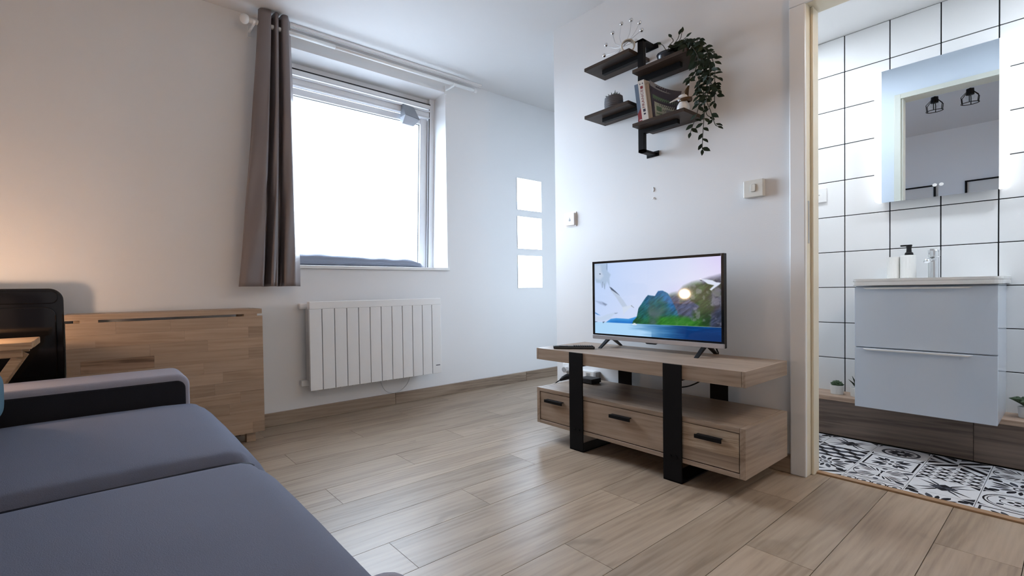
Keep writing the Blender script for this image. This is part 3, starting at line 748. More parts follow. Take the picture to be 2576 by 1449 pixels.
# ------------------------------------------------------------------ television stand
tv_ = root('television_stand', (2.2, 1.217, 0), 'oak television stand with black steel straps and three drawers', 'tv stand')
UX0, UX1, UY0, UY1 = 1.988, 2.42, 0.717, 1.715
obj('top_board', box(B(), UX0, UX1, UY0+0.012, UY1-0.012, 0.438, 0.4995), M_OAKY, tv_, bevel=0.0015)
for ya, yb in ((UY0, UY0+0.0115), (UY1-0.0115, UY1)): obj('edge_band', box(B(), UX0, UX1, ya, yb, 0.438, 0.4995), M_OAKX, tv_, bevel=0.001)
bx_ = obj('drawer_case', box(B(), UX0+0.012, UX1, UY0+0.022, UY1-0.022, 0.108, 0.262), M_OAKY, tv_)
obj('case_top', box(B(), UX0, UX1, UY0+0.0195, UY1-0.0195, 0.2635, 0.283), M_OAKY, tv_, bevel=0.001)
obj('case_bottom', box(B(), UX0, UX1, UY0+0.0195, UY1-0.0195, 0.089, 0.107), M_OAKY, tv_, bevel=0.001)
for ya, yb in ((UY0, UY0+0.019), (UY1-0.019, UY1)): obj('case_side', box(B(), UX0, UX1, ya, yb, 0.089, 0.283), M_OAKX, tv_, bevel=0.001)
for ya, yb, hy in ((UY0+0.021, 0.985, (0.791, 0.89)), (0.988, 1.456, (1.164, 1.268)), (1.459, UY1-0.021, (1.536, 1.650))):
    d = obj('drawer', box(B(), UX0+0.003, UX0+0.020, ya+0.001, yb-0.001, 0.1105, 0.2605), M_OAKY, tv_, bevel=0.0015)
    if ya < 0.8:
        b = B(); box(b, UX0+0.0025, UX0+0.004, ya+0.001, yb, 0.1655, 0.2605); d2 = obj('veneer_panel', b, wood('figured_oak_veneer', (0.20,0.14,0.09), (0.36,0.27,0.19), (0.47,0.37,0.27), 'Y', 2.2, 0.42, 0.1), d)
    b = B(); box(b, UX0-0.022, UX0-0.017, hy[0], hy[1], 0.213, 0.229); box(b, UX0-0.018, UX0+0.003, hy[0]+0.004, hy[1]-0.004, 0.2255, 0.229)
    obj('handle', b, M_BLACK, d, bevel=0.0015)
for ya, yb in ((1.419, 1.498), (0.944, 1.021)):
    b = B(); t = 0.006
    box(b, UX0-t-0.001, UX0-0.001, ya, yb, 0, 0.4985); box(b, UX1+0.001, UX1+t+0.001, ya, yb, 0, 0.437)
    box(b, UX0-t-0.001, UX1+t+0.001, ya, yb, 0, t); box(b, UX0-0.002, UX1+t, ya, yb, 0.432, 0.438)
    sp = obj('strap', b, M_BLACK, tv_, bevel=0.0015)
    for k in (0.3, 0.62):
        y = lerp(ya, yb, k); obj('bolt', tube(B(), [(UX0-t-0.004, y, 0.108), (UX0-t, y, 0.108)], 0.006, 10), M_BLACK, sp)

# ------------------------------------------------------------------ television
TVC = (2.338, 1.236, 0.4995); TA = math.radians(0.8)
tv = root('television', TVC, 'flat television showing a fjord with seagulls', 'television', rz=TA)
W2 = 0.3285; z0, z1 = 0.043, 0.471
def tpart(n, b, m, par=None, **k): return obj(n, b, m, par or tv, local=True, **k)
b = B(); box(b, -0.045, -0.020, -W2, W2, z0, z1); box(b, -0.020, 0.018, -W2*0.78, W2*0.78, z0+0.02, z1-0.14); hs = tpart('housing', b, M_BLKPL, bevel=0.002)
b = B(); bw_ = 0.012
box(b, -0.049, -0.044, -W2, -W2+bw_, z0+0.022, z1); box(b, -0.049, -0.044, W2-bw_, W2, z0+0.022, z1); box(b, -0.049, -0.044, -W2+bw_, W2-bw_, z1-bw_, z1); box(b, -0.049, -0.044, -W2+bw_, W2-bw_, z0+0.022, z0+0.030)
tpart('bezel', b, M_BLKGL, bevel=0.001)
lb = tpart('bottom_bar', box(B(), -0.053, -0.042, -W2, W2, z0-0.001, z0+0.0215), M_SILV, bevel=0.002)
tpart('sensor', prism(B(), [(-0.03, z0-0.001), (0.03, z0-0.001), (0.022, z0-0.007), (-0.022, z0-0.007)], 0, -0.052, -0.040), M_BLKPL, bevel=0.001)
for y in (0.2435, -0.239):
    for xa, xb in ((-0.022, -0.122), (-0.008, 0.083)):
        b = B(); hexa(b, [(xb-0.006,y-0.012,0.0),(xb+0.006,y-0.012,0.0),(xb+0.006,y+0.006,0.0),(xb-0.006,y+0.006,0.0),(xa-0.016,y-0.012,0.052),(xa+0.014,y-0.012,0.052),(xa+0.014,y+0.006,0.052),(xa-0.016,y+0.006,0.052)])
        tpart('leg', b, M_BLKPL, bevel=0.0015)
# the picture on the screen: one colour per grid vertex
SW, SH = 352, 198
def srgb(c): c = np.asarray(c, float)/255; return np.where(c <= 0.04045, c/12.92, ((c+0.055)/1.055)**2.4)
U, V = np.meshgrid(np.linspace(0, 1, SW), np.linspace(0, 1, SH))
def vn(u, v, s, seed):
    r = np.random.RandomState(seed); g = r.rand(64, 64); x, y = u*s % 63, v*s % 63; i, j = x.astype(int), y.astype(int); fx, fy = x-i, y-j
    fx, fy = fx*fx*(3-2*fx), fy*fy*(3-2*fy); return (g[j,i]*(1-fx)+g[j,i+1]*fx)*(1-fy)+(g[j+1,i]*(1-fx)+g[j+1,i+1]*fx)*fy
def fbm(u, v, s, seed): return sum(vn(u, v, s*2**k, seed+k)/2**k for k in range(4))/1.875
img = np.zeros((SH, SW, 3))
def put(mask, col):
    a = np.clip(mask, 0, 1)[..., None]; img[:] = img*(1-a)+np.asarray(col, float)*a
def col3(a, b_, t): return np.asarray(a, float)*(1-t[..., None])+np.asarray(b_, float)*t[..., None]
put(np.ones_like(U), col3((205,222,248), (236,236,248), np.clip(U*0.9+V*0.3, 0, 1)))
put(np.clip((U-0.75)*2.5, 0, 1)*np.clip(1-V*2.2, 0, 1), (226,216,248))
Hh = lambda u, pts: np.interp(u, [p[0] for p in pts], [p[1] for p in pts])
sea = 0.838-0.004*U
soft = lambda d, w=0.006: np.clip(d/w+0.5, 0, 1)
n1 = fbm(U, V*0.56, 26, 3); n2 = fbm(U, V*0.56, 9, 9); n3 = fbm(U*1.4+V, V*0.5, 50, 21)
# far blue hills
h0 = Hh(U, [(0,1),(0.10,0.84),(0.15,0.785),(0.20,0.772),(0.31,0.775),(0.36,0.75),(0.45,0.70),(0.6,0.7),(1,0.7)])
put(soft(V-h0)*(U > 0.08), col3((110,170,215), (40,110,175), np.clip((V-h0)*12, 0, 1)))
# right massif
h2 = Hh(U, [(0,2),(0.50,0.62),(0.58,0.50),(0.66,0.445),(0.70,0.43),(0.74,0.36),(0.80,0.315),(0.86,0.295),(0.92,0.262),(1.0,0.23)])+0.012*(n1-0.5)
c2 = col3((92,98,118), (62,84,58), np.clip((n2-0.42)*6, 0, 1)); c2 = c2*(0.62+0.75*n3[..., None]); c2 = c2*(1-0.35*np.clip((U-0.85)*5, 0, 1)[..., None])
put(soft(V-h2, 0.07), c2)
# left peaks
h1 = Hh(U, [(0,2),(0.30,1.0),(0.35,0.80),(0.38,0.745),(0.395,0.63),(0.44,0.52),(0.475,0.452),(0.53,0.465),(0.555,0.40),(0.59,0.395),(0.63,0.43),(0.66,0.52),(0.70,0.66),(0.74,0.95),(1,2)])+0.012*(n1-0.5)
c1 = col3((64,118,160), (58,104,74), np.clip((V-0.45)*3.2+(n2-0.5)*1.6, 0, 1)); c1 = col3((0,0,0), (1,1,1), 0.62+0.7*n3*0.9)*c1
put(soft(V-h1, 0.012), c1)
cl = np.clip((n2-0.40)*5, 0, 1)*soft(V-0.60, 0.2)*soft(0.66-U, 0.2)*soft(U-0.44, 0.1)*soft(V-h1, 0.02); put(cl*0.7, (116,122,138))
gr = soft(V-(0.72+0.15*np.abs(U-0.70)+0.05*(n1-0.5)), 0.06)*soft(U-0.555, 0.06)*soft(0.86-U, 0.1)
put(gr*0.85, np.stack([46+70*n3*0.8, 120+80*n3*0.6, 40+30*n3], -1)*0.85)
put(np.clip((U-0.62)*4, 0, 1)*soft(V-h2, 0.05)*np.clip((n1-0.55)*8, 0, 1)*0.6, (150,150,160))
put(soft(V-0.60, 0.2)*np.clip((U-0.86)*6, 0, 1)*np.clip((n2-0.5)*6, 0, 1)*0.8, (28,66,42))
# mist over the summit
mist = np.clip(1-np.abs(V-(0.42-0.2*(U-0.6)))/0.14, 0, 1)*np.clip((U-0.55)*5, 0, 1)*np.clip((0.9-U)*5, 0, 1); put(mist*0.40, (206,204,238))
# sea
t = np.clip((U-0.33)*2.3+(fbm(U*0.4, V*3, 12, 40)-0.5)*0.55-np.clip(V-0.9, 0, 1)*3.0*(U < 0.5), 0, 1)
put(soft(V-sea, 0.006), col3((196,224,246), (10,66,112), t)); put(soft(V-sea, 0.006)*np.clip((fbm(U*0.5, V*5, 22, 60)-0.55)*4, 0, 1)*np.clip(U-0.3, 0, 1)*0.8, (44,120,172))
put(soft(V-0.90, 0.1)*np.clip((U-0.6)*2, 0, 1)*0.6, (8,44,84))
put(np.clip(1-np.abs(V-sea+0.002)/0.004, 0, 1)*(U > 0.58)*0.6, (190,205,215))
def stroke(pts, w, colr, a=1.0):
    global img
    d = np.full_like(U, 9.0)
    for (x0_, y0_), (x1_, y1_) in zip(pts, pts[1:]):
        ax, ay = U-x0_, (V-y0_)*0.56; bx2, by2 = x1_-x0_, (y1_-y0_)*0.56; L2 = bx2*bx2+by2*by2+1e-9
        tt_ = np.clip((ax*bx2+ay*by2)/L2, 0, 1); d = np.minimum(d, np.hypot(ax-tt_*bx2, ay-tt_*by2))
    put(soft(w-d, 0.004)*a, colr)
def blob(x, y, rx, ry, colr, a=1.0): put(np.clip((1-np.hypot((U-x)/rx, (V-y)/ry))*3, 0, 1)*a, colr)
# gulls, as filled silhouettes
def uv(x, y):
    u = (x-105)/1695; return (u, (y-(235-100*u))/(950+220*u))
def fill(pts, colr, a=1.0, w=0.006):
    P = [uv(*p) for p in pts]; ins = np.zeros_like(U, bool); d = np.full_like(U, 9.0)
    for (xa, ya), (xb, yb) in zip(P, P[1:]+P[:1]):
        if ya != yb: ins ^= ((V < ya) != (V < yb)) & (U < (xb-xa)*(V-ya)/(yb-ya)+xa)
        bx2, by2 = xb-xa, (yb-ya)*0.56; ax, ay = U-xa, (V-ya)*0.56; tt_ = np.clip((ax*bx2+ay*by2)/(bx2*bx2+by2*by2+1e-9), 0, 1); d = np.minimum(d, np.hypot(ax-tt_*bx2, ay-tt_*by2))
    put(np.clip(np.where(ins, d, -d)/w+0.5, 0, 1)*a, colr)
fill([(105,236),(300,226),(312,330),(365,380),(342,430),(350,548),(305,478),(265,585),(240,500),(225,560),(200,500),(130,490),(105,420)], (186,201,219), 0.85, 0.012)
fill([(105,250),(200,250),(215,330),(250,400),(200,450),(120,440),(105,400)], (212,222,236), 0.8, 0.02); fill([(300,228),(314,228),(312,330),(298,300)], (140,156,178), 0.7); fill([(183,366),(200,366),(204,376),(188,378)], (60,66,78))
fill([(240,480),(232,560),(226,560),(232,480)], (110,122,138), 0.7); fill([(262,500),(270,580),(262,575),(255,510)], (130,142,158), 0.6)
fill([(345,552),(400,588),(480,650),(560,740),(620,830),(560,850),(520,800),(450,700),(370,608)], (203,213,228), 0.95, 0.008); fill([(343,548),(375,560),(440,612),(500,668),(430,625),(372,590)], (84,92,106), 0.85, 0.005)
fill([(540,830),(640,808),(690,800),(700,812),(640,850),(585,900),(555,945),(548,890)], (222,230,242), 0.95, 0.01); fill([(672,804),(712,838),(704,838),(668,812)], (110,114,122), 0.7)
fill([(115,742),(220,755),(300,790),(272,812),(180,782)], (172,183,204), 0.75, 0.015); fill([(230,762),(302,792),(280,808),(240,785)], (128,138,158), 0.6, 0.01)
fill([(108,962),(200,966),(300,930),(430,902),(470,914),(400,940),(350,985),(250,1016),(108,1012)], (208,220,236), 0.85, 0.012); fill([(415,914),(470,908),(440,922)], (120,128,146), 0.7); fill([(106,898),(150,922),(190,940),(150,935),(106,915)], (70,124,172), 0.7)
fill([(105,1028),(140,1030),(105,1034)], (30,40,52)); fill([(230,1032),(265,1030),(250,1040),(236,1052)], (50,60,74), 0.8)
fill([(1575,448),(1640,452),(1700,464),(1745,492),(1796,498),(1782,522),(1720,575),(1688,606),(1672,588),(1720,534),(1650,514),(1612,478)], (224,230,243), 1.0, 0.006); fill([(1556,446),(1566,438),(1580,446),(1572,460)], (250,252,255)); fill([(1562,458),(1580,462),(1588,470),(1570,468)], (36,42,54))
stroke([(0.345,0.848),(0.375,0.848)], 0.004, (235,240,246)); stroke([(0.355,0.835),(0.366,0.835)], 0.004, (226,232,240))
img = np.clip(img, 0, 255)/255; lum = img.mean(-1, keepdims=True); img = np.clip((lum+(img-lum)*1.35), 0, 1)**1.18*255
lin = srgb(img)
vs = []; y0_, y1_ = W2-bw_, -W2+bw_; za, zb = z1-bw_, z0+0.030
for j in range(SH):
    for i in range(SW): vs.append((-0.0452, y0_+(y1_-y0_)*i/(SW-1), za+(zb-za)*j/(SH-1)))
fs = [(j*SW+i, (j+1)*SW+i, (j+1)*SW+i+1, j*SW+i+1) for j in range(SH-1) for i in range(SW-1)]
me = bpy.data.meshes.new('screen'); me.from_pydata(vs, [], fs)
ca = me.color_attributes.new('picture', 'FLOAT_COLOR', 'POINT')
ca.data.foreach_set('color', np.concatenate([lin.reshape(-1, 3), np.ones((SW*SH, 1))], 1).astype(np.float32).ravel())
ms, N, L, P = new_mat('television_picture')
at = N.new('ShaderNodeVertexColor'); at.layer_name = 'picture'
P.inputs['Base Color'].default_value = (0.01,0.01,0.012,1); P.inputs['Roughness'].default_value = 0.045
L.new(at.outputs['Color'], P.inputs['Emission Color']); P.inputs['Emission Strength'].default_value = 0.66
tpart('screen', me, ms, label='bright screen with green cliffs, blue water and gulls')

# cable of the television
obj('television_cable', tube(B(), catmull([(2.405,0.985,0.53),(2.415,0.985,0.515),(2.435,0.99,0.50),(2.440,1.01,0.44),(2.440,1.055,0.372),(2.438,1.12,0.325),(2.436,1.20,0.30),(2.44,1.35,0.25),(2.455,1.55,0.24)], 6), 0.0035, 8), M_BLKPL, None, smooth=True, label='thin black cable running down behind the television stand', cat='cable')
# remote control
rm = root('remote_control', (2.105, 1.560, 0.4995), 'black remote control lying on the left end of the stand', 'remote', rz=math.radians(-48))
obj('body', box(B(), -0.105, 0.105, -0.024, 0.024, 0.0, 0.0145), M_BLKPL, rm, local=True, bevel=0.004, seg=3)
obj('side_line', box(B(), -0.100, 0.100, -0.0246, 0.0246, 0.0075, 0.009), M_GRAY, rm, local=True)
for i in range(9):
    for j in range(3): obj('button', box(B(), 0.0+i*0.0112, 0.007+i*0.0112, -0.017+j*0.0125, -0.008+j*0.0125, 0.014, 0.0185), M_BLKGL, rm, local=True, bevel=0.001)
obj('control_pad', prism(B(), rrect(-0.075, -0.03, -0.018, 0.018, 0.012, 5), 2, 0.014, 0.0165), M_BLKGL, rm, local=True)
# media box, power strip and plugs on the lower shelf
mb = root('media_box', (2.30, 1.60, 0.283), 'small black media box on the lower shelf behind the strap', 'media box')
obj('body', box(B(), 2.255, 2.345, 1.555, 1.645, 0.288, 0.313), M_BLKPL, mb, bevel=0.003)
for x, y in ((2.265,1.565),(2.335,1.565),(2.265,1.635),(2.335,1.635)): obj('foot', tube(B(), [(x,y,0.2835),(x,y,0.289)], 0.005, 8), M_BLACK, mb)
ps = root('power_strip', (2.46, 1.75, 0.272), 'white power strip on the wall behind the television stand', 'power strip')
obj('body', box(B(), 2.438, 2.48, 1.665, 1.835, 0.272, 0.322), M_WHITE, ps, bevel=0.004)
obj('end_cap', box(B(), 2.436, 2.48, 1.650, 1.664, 0.272, 0.320), M_GRAY, ps, bevel=0.003)
for y in (1.705, 1.76): 
    b = B(); box(b, 2.4372, 2.4385, y-0.018, y+0.018, 0.280, 0.314); so_ = obj('socket', b, M_IVORY, ps)
    obj('slot', box(B(), 2.4366, 2.4375, y-0.012, y+0.012, 0.286, 0.308), M_GRAY, so_)
wp = root('wall_plug', (2.45, 1.875, 0.29), 'white round plug on the wall left of the power strip', 'plug')
obj('body', tube(B(), [(2.478,1.875,0.308),(2.43,1.875,0.308)], 0.021, 18), M_WHITE, wp); obj('face', tube(B(), [(2.43,1.875,0.308),(2.4285,1.875,0.308)], 0.016, 18), M_GRAY, wp)
obj('collar', box(B(), 2.462, 2.479, 1.84, 1.91, 0.27, 0.345), M_WHITE, wp, bevel=0.004)
bp = root('black_plug', (2.42, 1.86, 0.25), 'black power plug with cable below the white round plug', 'plug')
obj('body', tube(B(), [(2.475,1.845,0.262),(2.43,1.848,0.268),(2.40,1.860,0.258),(2.385,1.872,0.246)], [0.016,0.019,0.014,0.006], 14), M_BLKPL, bp, smooth=True)
obj('cable', tube(B(), catmull([(2.385,1.872,0.246),(2.365,1.885,0.232),(2.355,1.90,0.20),(2.37,1.90,0.10),(2.43,1.86,0.02)], 6), 0.0035, 8), M_BLKPL, bp, smooth=True)

# ------------------------------------------------------------------ switches on the television wall
def plate(name, y0, y1, z0, z1, d, m, label, cat):
    r = root(name, (XT, (y0+y1)/2, z0), label, cat)
    obj('plate', box(B(), XT-d, XT, y0, y1, z0, z1), m, r, bevel=0.003); return r
sw = plate('light_switch', 0.812, 0.889, 1.225, 1.303, 0.026, M_IVORY, 'aged white light switch near the bathroom door', 'light switch')
obj('surround', prism(B(), rrect(0.839, 0.860, 1.248, 1.283, 0.005, 4), 0, XT-0.0272, XT-0.0262), M_GRAY, sw); obj('rocker', prism(B(), rrect(0.8405, 0.860, 1.2492, 1.2818, 0.005, 4), 0, XT-0.031, XT-0.0265), M_IVORY, sw, bevel=0.001)
th = plate('thermostat', 1.812, 1.880, 1.222, 1.300, 0.016, M_WHITE, 'small white square thermostat on the wall left of the television', 'thermostat')
obj('backplate', box(B(), XT-0.004, XT, 1.806, 1.886, 1.215, 1.306), M_WHITE, th); obj('flame_mark', prism(B(), [(1.838,1.249),(1.851,1.249),(1.852,1.257),(1.847,1.263),(1.846,1.275),(1.842,1.263),(1.838,1.257)], 0, XT-0.0168, XT-0.016), M_GRAY, th)
hk = root('adhesive_hook', (XT, 1.318, 1.29), 'tiny clear adhesive hook stuck on the wall above the television', 'hook')
obj('pad', prism(B(), [(1.318,1.337),(1.326,1.350),(1.319,1.364),(1.312,1.350)], 0, XT-0.004, XT), M_WALL, hk, bevel=0.0015); obj('hook', tube(B(), [(XT-0.001,1.317,1.308),(XT-0.005,1.318,1.302),(XT-0.006,1.320,1.295)], 0.0022, 8), M_WHITE, hk)

# three mirror tiles on the window wall
for nm, za, zb in (('uppermost', 1.535, 1.815), ('middle', 1.188, 1.475), ('lowest', 0.838, 1.127)):
    r = root('mirror_tile', (3.24, YW, za), f'{nm} of the three square mirror tiles beyond the window', 'mirror', 'mirror tiles on the window wall')
    obj('glass', box(B(), 3.080, 3.402, YW-0.004, YW-0.0005, za, zb), M_MIRROR, r, bevel=0.0008); obj('edge', box(B(), 3.079, 3.403, YW-0.0025, YW, za-0.001, zb+0.001), M_GRAY, r)

# ------------------------------------------------------------------ wall shelf unit
sh = root('wall_shelf', (2.38, 1.31, 1.51), 'dark walnut wall shelf with four staggered boards on a black post', 'shelf')
PYa, PYb, PX = 1.300, 1.329, 2.352
b = B(); box(b, PX, PX+0.028, PYa, PYb, 1.530, 2.115); obj('post', b, M_BLACK, sh, bevel=0.001)
for z in (2.101, 1.530):
    b = B(); box(b, PX, 2.476, PYa, PYb, z, z+0.014); ob = obj('arm', b, M_BLACK, sh, bevel=0.001)
    b = B(); box(b, 2.474, 2.4795, PYa-0.014, PYb+0.022, z-0.006, z+0.022); obj('wall_plate', b, M_BLACK, ob)
SHV = [(1.334, 1.600, 2.041), (1.052, 1.318, 1.920), (1.340, 1.602, 1.776), (1.066, 1.320, 1.647)]
for ya, yb, z in SHV:
    s = obj('board', box(B(), 2.281, 2.4795, ya, yb, z, z+0.018), M_SHELF, sh, bevel=0.0012)
    left = ya > 1.33
    b = B(); y_a, y_b = (PYb, yb-0.065) if left else (ya+0.065, PYa)
    box(b, PX, PX+0.026, y_a, y_b, z-0.022, z); br = obj('bracket', b, M_BLACK, s)
    for k in (0.12, 0.88): obj('screw', tube(B(), [(PX+0.05, lerp(y_a,y_b,k), z-0.003), (PX+0.05, lerp(y_a,y_b,k), z)], 0.004, 8), M_BLACK, s)

# silver ball ornament on the upper left board
og = root('ball_ornament', (2.33, 1.40, 2.059), 'ornament of silver balls on curved wires around a cream ring', 'ornament')
cR = Vector((2.325, 1.366, 2.0935)); axis = Vector((-0.75, -0.66, 0)); e1 = Vector((-0.66, 0.75, 0)); e2 = Vector((0,0,1))
b = B(); nr = 32; ro, ri, hw = 0.034, 0.029, 0.012
R_ = [[b.verts.new(cR+(e1*math.cos(2*PI*k/nr)+e2*math.sin(2*PI*k/nr))*rr+axis*ww) for rr, ww in ((ro,-hw),(ro,hw),(ri,hw),(ri,-hw))] for k in range(nr)]
for k in range(nr):
    A_, C_ = R_[k], R_[(k+1)%nr]
    for i in range(4): b.faces.new((A_[i], A_[(i+1)%4], C_[(i+1)%4], C_[i]))
obj('ring', b, M_CREAM, og)
balls = [(2.35,1.519,2.118),(2.35,1.507,2.171),(2.35,1.467,2.218),(2.35,1.415,2.243),(2.35,1.361,2.236),(2.36,1.321,2.206),(2.36,1.310,2.163),(2.365,1.344,2.123)]
hub = Vector((2.325, 1.392, 2.103))
for i, p in enumerate(balls):
    p = Vector(p); sgn = -1 if i < 4 else 1
    m1 = hub.lerp(p, 0.45)+Vector((0, -0.016*sgn if i in (2,3,4,5) else 0.006, -0.010 if i < 3 else 0.0))
    bl_ = obj('ball', sphere(B(), p, 0.0105, 16), M_CHROME, og, smooth=True)
    obj('wire', tube(B(), catmull([hub, m1, p], 6), 0.0012, 6), M_STEEL, og, smooth=True)
obj('wire', tube(B(), catmull([hub, (2.325,1.42,2.085),(2.325,1.445,2.060)], 5), 0.0014, 6), M_STEEL, og); obj('wire', tube(B(), catmull([hub, (2.327,1.415,2.085),(2.335,1.422,2.060)], 5), 0.0014, 6), M_STEEL, og)

# ribbed grey pot with a spiky succulent on the lower left board
sp_ = root('potted_succulent', (2.345, 1.462, 1.794), 'spiky dark succulent in a ribbed grey pot on the lower left board', 'potted plant')
prof = [(0,0),(0.038,0)]
for i in range(7): prof += [(0.041+0.004*math.sin(PI*(i+1)/8), 0.006+i*0.0095), (0.0445+0.004*math.sin(PI*(i+1)/8), 0.0105+i*0.0095)]
prof += [(0.039,0.074),(0.034,0.074),(0.033,0.062),(0,0.062)]
obj('pot', lathe(B(), prof, (2.345,1.462,1.794), 28), M_CONC, sp_)
random.seed(5)
def spike(p, d, l, w):
    b = B(); tube(b, [p, p+d*l*0.5+Vector((0,0,l*0.08)), p+d*l], [w, w*0.7, 0.0006], 5); return b
for i in range(22):
    a = random.uniform(0, 2*PI); t_ = random.uniform(0.1, 1.0); d = Vector((math.cos(a)*t_, math.sin(a)*t_, 1.0)).normalized()
    obj('leaf', spike(Vector((2.345+0.024*t_*math.cos(a), 1.462+0.024*t_*math.sin(a), 1.860)), d, random.uniform(0.024,0.038), 0.004), M_LEAF, sp_)

# trailing plant on the upper right board
vp = root('trailing_plant', (2.39, 1.19, 1.938), 'dark trailing plant in a navy pot hanging off the upper right board', 'potted plant')
obj('pot', lathe(B(), [(0,0),(0.036,0),(0.046,0.05),(0.049,0.062),(0.044,0.062),(0.042,0.05),(0,0.05)], (2.39,1.195,1.938), 28), M_DKPOT, vp, smooth=True)
obj('soil', lathe(B(), [(0,0.051),(0.042,0.051),(0,0.056)], (2.39,1.195,1.938), 20), M_SOIL, vp)
STR = [[(2.33,1.085,1.987),(2.33,1.047,1.97),(2.33,1.018,1.929),(2.33,1.003,1.865),(2.33,1.0,1.785),(2.33,1.001,1.707),(2.33,0.999,1.628),(2.33,1.003,1.571),(2.33,1.007,1.513),(2.33,1.009,1.462)],
[(2.3,1.056,1.969),(2.3,1.004,1.934),(2.3,0.972,1.882),(2.3,0.962,1.801),(2.3,0.963,1.725),(2.3,0.977,1.673),(2.3,0.96,1.617),(2.3,0.943,1.554),(2.3,0.932,1.54)],
[(2.31,1.061,1.966),(2.31,1.024,1.919),(2.31,1.009,1.842),(2.31,1.014,1.766),(2.31,1.01,1.687),(2.31,1.026,1.613),(2.31,1.041,1.578),(2.31,1.05,1.55)],
[(2.35,1.068,1.993),(2.35,1.019,1.944),(2.35,0.976,1.878),(2.35,0.962,1.814),(2.35,0.962,1.756),(2.35,0.948,1.72)],
[(2.29,1.04,1.944),(2.29,1.008,1.875),(2.29,1.023,1.811),(2.29,1.042,1.787)],
[(2.34,1.044,1.96),(2.34,1.0,1.886),(2.34,0.994,1.805),(2.34,0.965,1.735),(2.34,0.959,1.663)],
[(2.38,1.047,1.968),(2.38,1.01,1.928),(2.38,0.992,1.92),(2.38,0.981,1.908)],
[(2.37,1.058,1.978),(2.37,1.024,1.864),(2.37,1.003,1.776),(2.37,1.014,1.701),(2.37,1.007,1.635),(2.37,0.993,1.615)],
[(2.36,1.172,2.018),(2.36,1.151,2.034),(2.36,1.159,2.054)],[(2.37,1.16,2.016),(2.37,1.136,2.038),(2.37,1.128,2.055)],[(2.38,1.157,2.021),(2.38,1.128,2.038),(2.38,1.12,2.065)],
[(2.38,1.149,2.014),(2.38,1.121,2.026),(2.38,1.101,2.035)],[(2.36,1.053,1.977),(2.36,1.038,1.991),(2.36,1.031,1.989)],[(2.35,1.188,2.014),(2.35,1.196,2.03),(2.35,1.204,2.038)]]
# leaf mesh: pointed oval folded along its midrib, length 1 along +Y
lv = [(0,0,0),(0.17,0.22,0.05),(0.25,0.45,0.06),(0.16,0.75,0.03),(0,1.0,-0.05),(-0.16,0.75,0.03),(-0.25,0.45,0.06),(-0.17,0.22,0.05),(0,0.22,0),(0,0.45,0),(0,0.75,-0.01)]
lfm = bpy.data.meshes.new('leaf'); lfm.from_pydata(lv, [], [(0,1,8),(0,8,7),(1,2,9,8),(8,9,6,7),(2,3,10,9),(9,10,5,6),(3,4,10),(10,4,5)]); lfm.materials.append(M_LEAF)
for p in lfm.polygons: p.use_smooth = True
random.seed(21)
def add_leaf(p, d, size, parent, face=Vector((-0.85,-0.45,0.25))):
    o = bpy.data.objects.new('leaf', lfm); COL.objects.link(o); o.parent = parent
    y = d.normalized(); n_ = (face+Vector((random.uniform(-.6,.6),random.uniform(-.6,.6),random.uniform(-.6,.6)))).normalized()
    x = y.cross(n_).normalized(); z = x.cross(y)
    m_ = Matrix((x, y, z)).transposed().to_4x4()@Matrix.Scale(size, 4); m_.translation = p-WL[parent]; o.matrix_local = m_
cnt = 0
for si, s in enumerate(STR):
    base = [Vector((2.385,1.185,1.99))] if si >= 8 and si != 12 else [Vector((2.39,1.17,1.995)), Vector((2.37,1.12,2.005))]
    path = catmull(base+[Vector(p) for p in s], 5)
    obj('stem', tube(B(), path, 0.0016, 5), M_STEM, vp, smooth=True)
    acc = 0; step = 0.0155 if si < 8 else 0.012; side = 1
    for a, c in zip(path, path[1:]):
        acc += (c-a).length
        if acc >= step and cnt < 285:
            acc = 0; d = (c-a).normalized(); sd = Vector((0, side, 0)); side = -side
            for q in range(2 if si < 8 and a.z > 1.68 else 1):
                dd = d*random.uniform(0.2,0.8)+sd*random.uniform(0.5,1.1)+Vector((random.uniform(-.5,.3),0,random.uniform(-.35,.25)))
                off_ = Vector((random.uniform(-.012,.012), random.uniform(-.012,.012), random.uniform(-.006,.006)))
                add_leaf(a+off_*(1 if a.z > 1.7 else 0.2), dd, random.uniform(0.028,0.042), vp); cnt += 1; sd = -sd
    add_leaf(path[-1], path[-1]-path[-2], 0.03, vp); cnt += 1

# books and leaflet on the lower right board
ZB = 1.665
def shear(b, k, z_): 
    for v in b.verts: v.co.y += k*(v.co.z-z_)
    return b
def book(name, y0, y1, x0, x1, h, m_cover, label, lean, m_spine=None):
    r = root(name, ((x0+x1)/2, (y0+y1)/2, ZB), label, 'book')
    c = B(); box(c, x0, x1, y0, y0+0.0022, ZB, ZB+h); box(c, x0, x1, y1-0.0022, y1, ZB, ZB+h); box(c, x0, x0+0.0022, y0+0.0022, y1-0.0022, ZB, ZB+h)
    obj('cover', shear(c, lean, ZB), m_cover, r); p = B(); box(p, x0+0.004, x1-0.004, y0+0.0024, y1-0.0024, ZB+0.003, ZB+h-0.003); obj('pages', shear(p, lean, ZB), M_PAPER, r); return r
LN = 0.115
b1 = book('book', 1.2715, 1.2945, 2.298, 2.45, 0.200, M_BLUEB, 'slate blue and red book leaning against the black shelf post', LN)
p = B(); prism(p, [(1.2715,ZB+0.001),(1.2945,ZB+0.001),(1.2945,ZB+0.045),(1.2715,ZB+0.078)], 0, 2.2972, 2.2980); obj('red_corner', shear(p, LN, ZB), M_RED, b1)
p = B(); box(p, 2.2966, 2.2972, 1.275, 1.288, ZB+0.010, ZB+0.014); obj('imprint', shear(p, LN, ZB), M_PAPER, b1)
